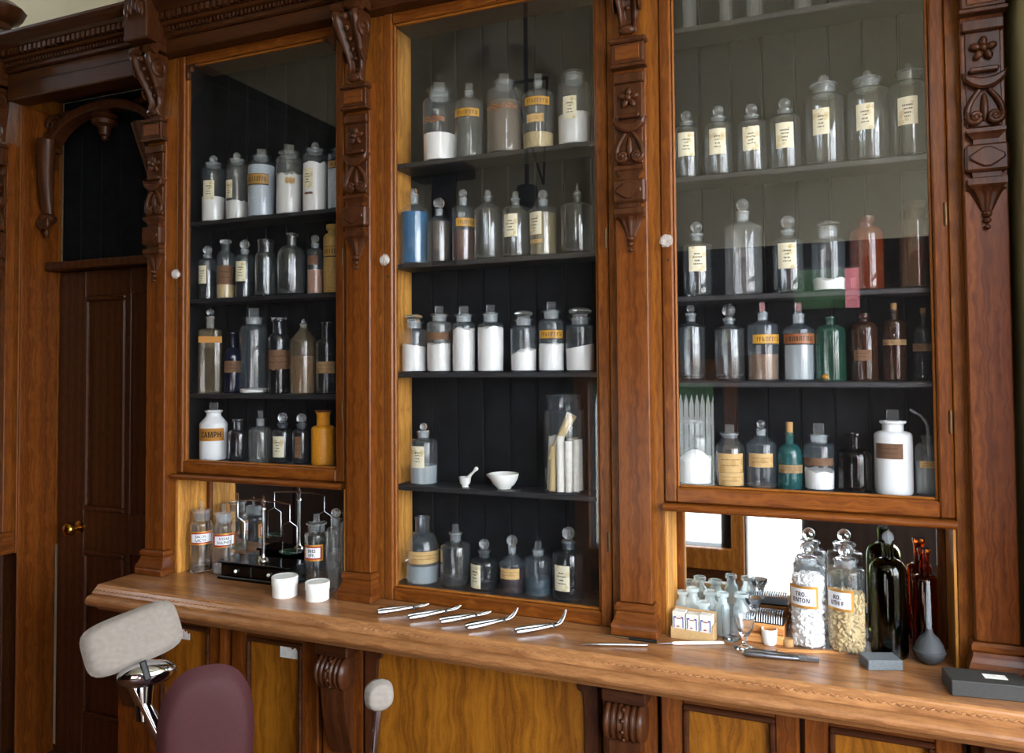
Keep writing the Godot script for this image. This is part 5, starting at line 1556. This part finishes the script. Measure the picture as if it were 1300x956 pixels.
func worktop_things() -> void:
	var mb: MB
	# jars with gilt shields beside the balance
	bottle({n = "stoppered_jar", cat = "jar", x = [241, 270], s = 665, k = 661, l = 647, t = 636, nr = 0.72, st = "tab", tw = 0.5, text = ["SACCH.", "LACTIS"], labels = [["shield", 242, 269, 675, 692, 1]], d = "clear jar lettered SACCH LACTIS on a gilt and red shield, by the recess wall"}, CT, -0.055, "gilt shield jars around the balance")
	bottle({n = "stoppered_jar", cat = "jar", x = [269, 299], s = 668, k = 664, l = 651, t = 639, nr = 0.72, st = "tab", tw = 0.5, c = ["liquid_milky", 716], text = ["SODAE", "SULPHIT"], labels = [["shield", 271, 298, 677.5, 695.5, 1]], d = "clear jar lettered SODAE on a gilt and red shield, behind the black balance box"}, CT, -0.070, "gilt shield jars around the balance")
	bottle({n = "stoppered_jar", cat = "jar", x = [386.5, 417], s = 679, k = 675, l = 663, t = 652, nr = 0.70, st = "tab", tw = 0.7, text = ["INES", "EFF."], labels = [["shield", 387, 410, 692, 712.5, 1]], d = "clear jar with a red-edged gilt shield reading EFF, right of the balance"}, CT, -0.045, "gilt shield jars around the balance")
	bottle({n = "stoppered_bottle", x = [413.5, 439.5], s = 676, k = 668, l = 658, t = 645, nr = 0.45, g = "dusty", st = "ball", d = "hazy unlabelled bottle half hidden by the carved pilaster, behind the white pots"}, CT, -0.03, "")
	# balance
	var pa := at_y(278, 736, CT)
	var pb := at_y(356, 747, CT)
	var bl := thing("apothecary_balance", "black lacquered balance with two drawers, brass pillar and glass pans", "balance", Vector3((pa.x + pb.x) * 0.5 + 0.004, CT, -0.050))
	var hw := 0.142
	var dp := 0.048
	mb = MB.new()
	bx(mb, -hw - 0.012, hw + 0.012, 0.0, 0.012, -dp - 0.008, dp + 0.008, 0.003)
	bx(mb, -hw, hw, 0.012, 0.055, -dp, dp, 0.002)
	bx(mb, -hw - 0.010, hw + 0.010, 0.055, 0.063, -dp - 0.006, dp + 0.006, 0.002)
	obj("case", mb, M.black_lacquer, bl)
	for s in [-1.0, 1.0]:
		var dr := obj("drawer", bar(s * 0.07 - 0.062, s * 0.07 + 0.062, 0.016, 0.052, dp, dp + 0.004, 0.0015), M.black_lacquer, bl)
		mb = MB.new()
		mb.ball(Vector3(s * 0.07, 0.034, dp + 0.010), Vector3(0.006, 0.006, 0.006), 8, 12)
		mb.lathe([Vector2(0.0025, 0), Vector2(0.0025, 0.008)], 8, Transform3D(Basis(Vector3.RIGHT, PI / 2), Vector3(s * 0.07, 0.034, dp + 0.003)))
		obj("knob", mb, M.porcelain, dr).set_meta("label", "small white knob")
	mb = MB.new()
	mb.lathe([Vector2(0, 0.063), Vector2(0.018, 0.063), Vector2(0.016, 0.070), Vector2(0.008, 0.075), Vector2(0.0058, 0.09), Vector2(0.0055, 0.235), Vector2(0.009, 0.238), Vector2(0.009, 0.244), Vector2(0.0055, 0.248), Vector2(0.0075, 0.262), Vector2(0.010, 0.266), Vector2(0.006, 0.274), Vector2(0.003, 0.285), Vector2(0, 0.287)], 18)
	obj("pillar", mb, M.chrome, bl)
	mb = MB.new()
	mb.tube([Vector3(-0.115, 0.262, 0), Vector3(-0.06, 0.268, 0), Vector3(0, 0.270, 0.0), Vector3(0.06, 0.268, 0), Vector3(0.115, 0.262, 0)], [0.002, 0.003, 0.004, 0.003, 0.002], 8)
	obj("beam", mb, M.chrome, bl)
	for s in [-1.0, 1.0]:
		var hg := MB.new()
		hg.tube([Vector3(s * 0.112, 0.262, 0), Vector3(s * 0.112, 0.205, 0), Vector3(s * 0.112 + 0.030, 0.190, 0), Vector3(s * 0.112 + 0.030, 0.100, 0)], [0.0016, 0.0016, 0.0016, 0.0016], 6)
		hg.tube([Vector3(s * 0.112, 0.205, 0), Vector3(s * 0.112 - 0.030, 0.190, 0), Vector3(s * 0.112 - 0.030, 0.100, 0)], [0.0016, 0.0016, 0.0016], 6)
		hg.tube([Vector3(s * 0.112 - 0.032, 0.100, 0), Vector3(s * 0.112 + 0.032, 0.100, 0)], [0.0018, 0.0018], 6)
		obj("hanger", hg, M.chrome, bl)
		var pn := MB.new()
		pn.lathe([Vector2(0, 0.096), Vector2(0.025, 0.097), Vector2(0.036, 0.104), Vector2(0.037, 0.106), Vector2(0.034, 0.105), Vector2(0.024, 0.100), Vector2(0, 0.099)], 26, Transform3D(Basis.IDENTITY, Vector3(s * 0.112, 0, 0)))
		obj("pan", pn, M.green, bl).set_meta("label", "shallow glass pan")
	# two white pots
	for q in [[361.5, 762.0, 16.5, 25.0, "taller white lidded ointment pot next to the balance"], [403.0, 766.5, 15.5, 22.5, "lower white lidded ointment pot under the hazy bottle"]]:
		var c := at_y(q[0], q[1] - 6.0, CT)
		var dist: float = (c - EYE).dot(-cam_basis.z)
		var r: float = q[2] / FPX * dist
		var h: float = q[3] / FPX * dist
		var pt := thing("ointment_pot", q[4], "pot", Vector3(c.x, CT, c.z), "white ointment pots")
		mb = MB.new()
		mb.lathe([Vector2(0, 0), Vector2(r * 0.93, 0), Vector2(r * 0.95, 0.002), Vector2(r * 0.95, h * 0.6)], 30)
		obj("body", mb, M.porcelain, pt)
		mb = MB.new()
		mb.lathe([Vector2(r * 0.9, h * 0.6), Vector2(r, h * 0.6), Vector2(r, h * 0.96), Vector2(r * 0.96, h), Vector2(r * 0.8, h), Vector2(r * 0.78, h - 0.001), Vector2(0, h - 0.001)], 30)
		obj("lid", mb, M.porcelain, pt)
	# forceps in a row
	var fl := [[480, 780, 545, 774, 0.006, "brightest steel forceps with straight beaks at the pilaster end of the row"], [519, 787, 586, 778, 0.010, "dull steel forceps with a slightly raised beak, second in the row"], [559, 792, 623.5, 784, 0.006, "plump-handled steel forceps in the middle of the row"], [592, 800, 660, 789, 0.028, "steel forceps with both beaks hooked upwards"], [655, 805, 723, 797, 0.040, "steel forceps with one long hooked beak at the end of the row"]]
	for i in fl.size():
		var q: Array = fl[i]
		forceps(i, at_y(q[0], q[1], CT), at_y(q[2], q[3], CT), q[4], q[5])
	rod_tool("dental_probe", "thin bright probe pointing along the worktop edge", "probe", at_y(737, 820, CT), at_y(822, 821, CT), 0.0045, 0.25, M.steel, M.steel)
	rod_tool("dental_probe", "dark-handled probe lying behind the bright one", "probe", at_y(755, 807, CT), at_y(834, 817, CT), 0.0045, 0.55, M.iron, M.steel)
	rod_tool("dental_scaler", "pale rod-handled scaler in front of the card box", "scaler", at_y(835, 819, CT), at_y(919, 818, CT), 0.0045, 0.22, M.paper, M.steel_dull)
	right_recess()

func right_recess() -> void:
	var mb: MB
	# lozenge jars
	for q in [[1002.0, 1048.5, 0, "tall jar of white lozenges with a gilt-edged label reading TRO", ["TRO.", "ENTON"], "powder", 730.0, [1003, 1038, 745, 773]], [1049.5, 1098.5, 1, "tall jar of tan lozenges with a gilt-edged label reading RO", ["RO.", "UTH F"], "cream_powder", 752.0, [1050.5, 1083, 750, 777]]]:
		var lb: Array = q[7]
		var j := bottle({n = "lozenge_jar", thin = true, cat = "jar", x = [q[0], q[1]], s = 721.0 + 3.0 * q[2], k = 716.0 + 3.0 * q[2], l = 706.0 + 3.0 * q[2], t = 688.0 + 2.0 * q[2], nr = 0.58, lip = 1.15, st = "ball", text = q[4], labels = [["shield", lb[0], lb[1], lb[2], lb[3], 0]], d = q[3]}, CT, -0.052, "lozenge jars in the mirrored recess")
		var xc: float = (q[0] + q[1]) * 0.5
		var R: float = (at_z(q[1], 760, -0.052).x - at_z(q[0], 760, -0.052).x) * 0.5
		var top: float = at_z(xc, q[6], -0.052).y - CT
		var rg := RandomNumberGenerator.new()
		rg.seed = 500 + q[2]
		var lz := MB.new()
		lz.lathe([Vector2(0, 0.006), Vector2(R - 0.010, 0.006), Vector2(R - 0.010, top - 0.008), Vector2(0, top - 0.006)], 20)
		var k := 0
		while k < 520:
			var a := rg.randf() * TAU
			var y := 0.008 + rg.randf() * (top - 0.010)
			var rr := (R - 0.0085) if k < 430 else sqrt(rg.randf()) * (R - 0.010)
			if k >= 430: y = top - 0.004 + rg.randf() * 0.004
			var bs := Basis.from_euler(Vector3(rg.randf_range(-1.5, 1.5), a + rg.randf_range(-0.8, 0.8), rg.randf_range(-1.5, 1.5)))
			var sz := rg.randf_range(0.0050, 0.0066) if q[2] == 0 else rg.randf_range(0.0066, 0.0088)
			lz.lathe([Vector2(0, -sz * 0.35), Vector2(sz * 0.9, -sz * 0.3), Vector2(sz, 0), Vector2(sz * 0.9, sz * 0.3), Vector2(0, sz * 0.35)], 8, Transform3D(bs, Vector3(sin(a) * rr, y, cos(a) * rr)))
			k += 1
		obj("lozenges", lz, M[q[5]], j).set_meta("kind", "stuff")
	# wine-green and amber bottles
	bottle({n = "green_bottle", x = [1103.5, 1152], s = 726, k = 708, l = 689, t = 688, nr = 0.30, lip = 1.15, g = "green_dark", thick = true, st = "none", d = "tall dark green bottle with a pourer beside the lozenge jars"}, CT, -0.055, "")
	var gp := at_z(1127.5, 688, -0.055)
	var po := thing("bottle_pourer", "clear glass pourer stuck in the neck of the tall green bottle", "pourer", Vector3(gp.x, gp.y - 0.012, -0.055))
	mb = MB.new()
	mb.lathe([Vector2(0, 0.0), Vector2(0.007, 0.0), Vector2(0.008, 0.014), Vector2(0.013, 0.018), Vector2(0.014, 0.028), Vector2(0.009, 0.036), Vector2(0.003, 0.040), Vector2(0, 0.040)], 18)
	obj("body", mb, M.frost, po)
	bottle({n = "amber_bottle", x = [1157, 1191], s = 736, k = 729, l = 701, t = 696, nr = 0.40, lip = 1.2, g = "amber", thick = true, st = "disc", sm = "amber", d = "tall dark amber bottle in the corner of the mirrored recess"}, CT, -0.085, "")
	# rubber bulb with a glass tube
	var c := at_y(1179, 838, CT)
	var rb := thing("rubber_bulb_syringe", "grey rubber bulb with an upright glass tube", "syringe", Vector3(c.x, CT, c.z + 0.025))
	mb = MB.new()
	mb.lathe([Vector2(0, 0), Vector2(0.012, 0.001), Vector2(0.026, 0.010), Vector2(0.033, 0.024), Vector2(0.0335, 0.029), Vector2(0.036, 0.030), Vector2(0.036, 0.034), Vector2(0.0335, 0.035), Vector2(0.031, 0.046), Vector2(0.022, 0.062), Vector2(0.011, 0.072), Vector2(0.008, 0.078), Vector2(0.008, 0.084), Vector2(0, 0.084)], 28)
	obj("bulb", mb, M.rubber, rb)
	mb = MB.new()
	mb.lathe([Vector2(0.006, 0.080), Vector2(0.0062, 0.10), Vector2(0.005, 0.18), Vector2(0.0035, 0.196), Vector2(0.003, 0.196)], 14)
	obj("glass_tube", mb, M.frost, rb)
	# whetstone and slab
	c = at_y(1118, 846, CT)
	var ws := thing("whetstone", "small grey oilstone block in front of the green bottle", "stone", Vector3(c.x, CT, c.z), "", 0.35)
	obj("block", bar(-0.041, 0.041, 0.0, 0.024, -0.028, 0.028, 0.002), M.stone, ws)
	var sl := thing("stone_slab", "dark stone slab at the end of the worktop by the olive wall", "slab", Vector3(0.3, CT, 0.105), "", 0.12)
	obj("block", bar(-0.075, 0.08, 0.0, 0.034, -0.030, 0.05, 0.002), M.slab, sl)
	obj("paper_label", bar(0.0, 0.045, 0.0342, 0.0348, -0.005, 0.02), M.paper, sl)
	# card box with three printed vials
	c = at_y(880, 812, CT)
	var bxn := thing("card_box", "open buff card box holding three white printed packets", "box", Vector3(c.x, CT, c.z - 0.01), "", -0.1)
	mb = MB.new()
	bx(mb, -0.056, 0.056, 0.0, 0.026, 0.019, 0.021)
	bx(mb, -0.056, 0.056, 0.0, 0.072, -0.021, -0.019)
	bx(mb, -0.056, -0.054, 0.0, 0.030, -0.019, 0.019); bx(mb, 0.054, 0.056, 0.0, 0.045, -0.019, 0.019)
	bx(mb, -0.056, 0.056, 0.0, 0.002, -0.019, 0.019)
	obj("carton", mb, M.card, bxn)
	var blue := plain(Color(0.22, 0.26, 0.60), 0.7)
	for i in 3:
		var x := -0.036 + i * 0.036
		var pk := thing("printed_packet", "white printed packet %s in the buff card box" % ["next to the box's outer side", "in the middle", "next to the small bottles"][i], "packet", bxn.position, "packets in the card box", -0.1)
		obj("body", bar(x - 0.0165, x + 0.0165, 0.002, 0.070 - 0.003 * (i % 2), -0.012, 0.017, 0.001), M.paper, pk)
		var pr := MB.new()
		for sx in [-1.0, 1.0]:
			bx(pr, x + sx * 0.012 - 0.0012, x + sx * 0.012 + 0.0012, 0.028, 0.056, 0.017, 0.0173)
			bx(pr, x + sx * 0.0095 - 0.003, x + sx * 0.0095 + 0.003, 0.053, 0.057, 0.017, 0.0173)
		obj("blue_print", pr, blue, pk)
		pr = MB.new()
		bx(pr, x - 0.006, x + 0.006, 0.051, 0.0535, 0.017, 0.0173); bx(pr, x - 0.005, x + 0.002, 0.030, 0.033, 0.017, 0.0173)
		obj("red_print", pr, M.red_line, pk)
	# cluster of little white-clear bottles behind the box
	var gm := glassy(Color(0.88, 0.94, 0.94), 0.34)
	var cl := [[867, 788, 9, 44, "squat little bottle nearest the recess wall"], [880, 790, 10, 50, "little bottle beside the recess wall behind the card box"], [893, 800, 11, 42, "little wide bottle behind the middle of the card box"], [902, 792, 11, 48, "little bottle at the back near the mirror behind the card box"], [918, 800, 9.5, 54, "little upright bottle between the card box and the tumbler"]]
	for q in cl:
		var pz := at_y(q[0], q[1] + 6.0, CT)
		pz.z = clampf(pz.z, -0.115, -0.012)
		var p2 := at_z(q[0], q[1], pz.z)
		var dist: float = (p2 - EYE).dot(-cam_basis.z)
		small_bottle(Vector3(p2.x, CT, pz.z), q[2] / FPX * dist, q[3] / FPX * dist, 0.6, gm, "vial", q[4], "little glass bottles in the recess")
	# drinking glass, eye bath, footed measure
	var gl: Material = M.crystal
	c = at_y(928, 812, CT)
	var tb := thing("glass_tumbler", "small clear straight tumbler beside the card box", "glass", Vector3(c.x, CT, c.z))
	mb = MB.new()
	mb.lathe([Vector2(0, 0.004), Vector2(0.018, 0.004), Vector2(0.020, 0.0), Vector2(0.0215, 0.006), Vector2(0.024, 0.085), Vector2(0.0225, 0.085), Vector2(0.0195, 0.010), Vector2(0, 0.008)], 28)
	obj("body", mb, gl, tb)
	c = at_y(946, 824, CT)
	var fm := thing("footed_measure", "footed clear glass measure at the front of the worktop", "glass", Vector3(c.x, CT, c.z))
	mb = MB.new()
	mb.lathe([Vector2(0, 0.001), Vector2(0.026, 0.0), Vector2(0.028, 0.003), Vector2(0.012, 0.008), Vector2(0.006, 0.014), Vector2(0.0055, 0.026), Vector2(0.010, 0.034), Vector2(0.020, 0.052), Vector2(0.0255, 0.082), Vector2(0.024, 0.082), Vector2(0.018, 0.054), Vector2(0.006, 0.036), Vector2(0, 0.034)], 28)
	obj("body", mb, gl, fm)
	c = at_y(942, 806, CT)
	var p3 := at_z(942, 790, -0.06)
	var js := small_bottle(Vector3(p3.x, CT, -0.06), 0.023, 0.115, 0.62, gm, "glass_jar", "clear wide-mouthed jar with powder behind the footed measure", "")
	mb = MB.new()
	mb.lathe([Vector2(0, 0.004), Vector2(0.0215, 0.004), Vector2(0.0215, 0.062), Vector2(0, 0.066)], 20)
	obj("contents", mb, M.powder, js)
	# pill machine: wooden block with a ribbed plate, eye bath standing on it
	p3 = at_z(972, 800, -0.055)
	var pm := thing("pill_machine", "pale wooden pill machine with a ribbed grooved plate on top", "pill machine", Vector3(p3.x, CT, -0.062), "", -0.06)
	obj("wooden_block", bar(-0.060, 0.050, 0.0, 0.022, -0.03, 0.042, 0.003), M.pine, pm)
	obj("wooden_block", bar(-0.060, 0.050, 0.023, 0.048, -0.034, 0.030, 0.003), M.pine, pm)
	for i in 17:
		var rbm := MB.new()
		var x := -0.056 + i * 0.0062
		rbm.tube([Vector3(x, 0.051, 0.028), Vector3(x, 0.066, 0.024), Vector3(x, 0.074, 0.012), Vector3(x, 0.076, -0.010), Vector3(x, 0.070, -0.024)], [0.0018, 0.0022, 0.0024, 0.0022, 0.0018], 6)
		obj("rib", rbm, M.steel, pm)
	obj("rib_plate", bar(-0.060, 0.048, 0.048, 0.052, -0.030, 0.028), M.iron, pm)
	p3 = at_z(957, 760, -0.06)
	var eb := thing("eye_bath", "waisted clear glass eye bath standing on the pill machine", "glass", Vector3(p3.x, CT + 0.0525, -0.05))
	mb = MB.new()
	mb.lathe([Vector2(0, 0.0), Vector2(0.010, 0.0), Vector2(0.011, 0.002), Vector2(0.0085, 0.010), Vector2(0.008, 0.022), Vector2(0.012, 0.032), Vector2(0.021, 0.046), Vector2(0.022, 0.056), Vector2(0.020, 0.056), Vector2(0.010, 0.034), Vector2(0, 0.030)], 24)
	obj("body", mb, gl, eb)
	# white cup, cork, spatula, knife-like forceps
	c = at_y(977, 817, CT)
	var cp := thing("white_cup", "tiny white porcelain cup in front of the pill machine", "cup", Vector3(c.x, CT, c.z + 0.006))
	mb = MB.new()
	mb.lathe([Vector2(0, 0), Vector2(0.014, 0), Vector2(0.0185, 0.006), Vector2(0.0205, 0.040), Vector2(0.019, 0.041), Vector2(0.0165, 0.010), Vector2(0, 0.006)], 26)
	obj("body", mb, M.porcelain, cp)
	c = at_y(1000.5, 819, CT)
	var ck := MB.new()
	ck.lathe([Vector2(0, 0), Vector2(0.0145, 0), Vector2(0.0155, 0.003), Vector2(0.0155, 0.016), Vector2(0.0135, 0.019), Vector2(0, 0.020)], 22)
	var co := obj("cork", ck, M.cork)
	co.position = Vector3(c.x, CT, c.z + 0.004)
	tag(co, "flat tan cork lying beside the tiny white cup", "cork")
	var a0 := at_y(985, 826, CT)
	var a1 := at_y(1077, 829, CT)
	var sp := thing("wooden_spatula", "flat pale wooden spatula in front of the lozenge jars", "spatula", Vector3(a0.x, CT, a0.z), "", -atan2(a1.z - a0.z, a1.x - a0.x))
	var sl2 := (a1 - a0).length()
	mb = MB.new()
	var so := PackedVector2Array()
	for i in 9: so.append(Vector2(0.006 - 0.006 * sin(PI * i / 8.0), -0.006 * cos(PI * i / 8.0)))
	for i in 9: so.append(Vector2(sl2 - 0.006 + 0.006 * sin(PI * i / 8.0), 0.0075 * cos(PI * i / 8.0)))
	mb.prism(so, 1, 0.0, 0.003)
	obj("blade", mb, M.pine, sp)
	a0 = at_y(945, 832, CT)
	a1 = at_y(1040, 841, CT)
	var kn := thing("bone_forceps", "long dull grey forceps lying along the worktop edge before the lozenge jars", "forceps", Vector3(a0.x, CT, a0.z), "", -atan2(a1.z - a0.z, a1.x - a0.x))
	var kl := (a1 - a0).length()
	for s in [-1.0, 1.0]:
		mb = MB.new()
		mb.tube([Vector3(0, 0.006, s * 0.004), Vector3(0.012, 0.008, s * 0.009), Vector3(kl * 0.4, 0.0075, s * 0.010), Vector3(kl * 0.72, 0.006, s * 0.004), Vector3(kl * 0.76, 0.006, s * 0.003)], [0.004, 0.0075, 0.007, 0.005, 0.005], 10)
		obj("handle", mb, M.steel_dull, kn)
	mb = MB.new()
	mb.box(Vector3(kl * 0.78, 0.0065, 0), Vector3(0.022, 0.012, 0.018), 0.003)
	obj("pivot", mb, M.steel_dull, kn)
	mb = MB.new()
	mb.box(Vector3(kl * 0.90, 0.0055, 0), Vector3(kl * 0.2, 0.009, 0.015), 0.002)
	obj("jaw", mb, M.steel_dull, kn)

# ---------------------------------------------------------------- chair in the foreground
func soft_pad(mb: MB, w: float, h: float, t: float, e: float, xf: Transform3D) -> void:
	# rounded slab: superellipse outline, rolled edge
	for side in [-1.0, 1.0]:
		var pts := []
		for i in 9:
			var u := maxf(i / 8.0, 0.004)
			var k := sqrt(maxf(1.0 - pow(u, 6.0), 0.0))
			var rw := []
			for j in 49:
				var a := TAU * j / 48.0
				var c := cos(a)
				var s := sin(a)
				var q := pow(pow(absf(c), e) + pow(absf(s), e), -1.0 / e)
				rw.append(xf * Vector3(c * q * w * 0.5 * u, s * q * h * 0.5 * u, side * t * 0.5 * k))
			pts.append(rw)
		mb.grid(pts, Vector3.ZERO, side < 0.0)

func chair() -> void:
	var pc := EYE + ray(168, 810) * 2.0
	var right := Vector3(0.74, 0, -0.67).normalized()
	var ch := thing("dental_chair", "old dental chair with a beige headrest pad and maroon upholstery", "chair", Vector3(pc.x + 0.09, 0, pc.z))
	var o := ch.position
	# headrest: long pad tilted up to the right, facing the room
	var face := (EYE - pc).normalized()
	var rx := face.cross(Vector3.UP).normalized() * -1.0
	var up := face.cross(rx)
	if up.y < 0: up = -up
	var tilt := 0.27
	var bx_ := rx * cos(tilt) + up * sin(tilt)
	var by := up * cos(tilt) - rx * sin(tilt)
	var mb := MB.new()
	soft_pad(mb, 0.232, 0.135, 0.05, 4.4, Transform3D(Basis(bx_, by, bx_.cross(by)), pc - o))
	obj("headrest_pad", mb, M.linen, ch).set_meta("label", "beige cloth headrest pad")
	mb = MB.new()
	mb.ball(pc - o - up * 0.092 + rx * 0.035, Vector3(0.072, 0.034, 0.05), 12, 24, Basis(rx, up, rx.cross(up)))
	mb.tube([pc - o - up * 0.10 + rx * 0.03, pc - o - up * 0.20 + rx * 0.03 - face * 0.02], [0.03, 0.02], 14)
	obj("headrest_bracket", mb, M.chrome, ch)
	mb = MB.new()
	mb.box(Vector3.ZERO, Vector3(0.016, 0.05, 0.01), 0.003, Transform3D(Basis(bx_, by, bx_.cross(by)), pc - o - up * 0.082 + rx * 0.03 + face * 0.048))
	obj("slot", mb, M.iron, ch)
	mb = MB.new()
	var pb := EYE + ray(262, 936) * 1.95
	soft_pad(mb, 0.23, 0.36, 0.07, 2.6, Transform3D(Basis(rx, Vector3.UP, rx.cross(Vector3.UP)), pb - o))
	obj("chair_back", mb, M.maroon, ch)
	mb = MB.new()
	var pa := EYE + ray(481, 882) * 1.95
	soft_pad(mb, 0.075, 0.075, 0.05, 2.4, Transform3D(Basis(rx, Vector3.UP, rx.cross(Vector3.UP)), pa - o))
	obj("arm_pad", mb, M.linen, ch)
	mb = MB.new()
	mb.tube([pa - o - Vector3(0, 0.03, 0), pa - o - Vector3(0.02, 0.2, 0), Vector3(0.25, 0.42, 0.02)], [0.012, 0.012, 0.012], 8)
	mb.tube([pc - o - up * 0.10, Vector3(pb.x - o.x - 0.06, 0.5, pb.z - o.z), Vector3(0.06, 0.40, 0.0)], [0.018, 0.02, 0.02], 10)
	obj("frame", mb, M.chrome, ch)
	mb = MB.new()
	mb.box(Vector3(0.16, 0.43, 0.06), Vector3(0.42, 0.09, 0.42), 0.03)
	obj("seat", mb, M.maroon, ch)
	mb = MB.new()
	mb.lathe([Vector2(0, 0), Vector2(0.24, 0), Vector2(0.24, 0.02), Vector2(0.10, 0.05), Vector2(0.06, 0.10), Vector2(0.05, 0.385), Vector2(0, 0.385)], 28, Transform3D(Basis.IDENTITY, Vector3(0.16, 0, 0.06)))
	obj("pedestal", mb, M.iron, ch)
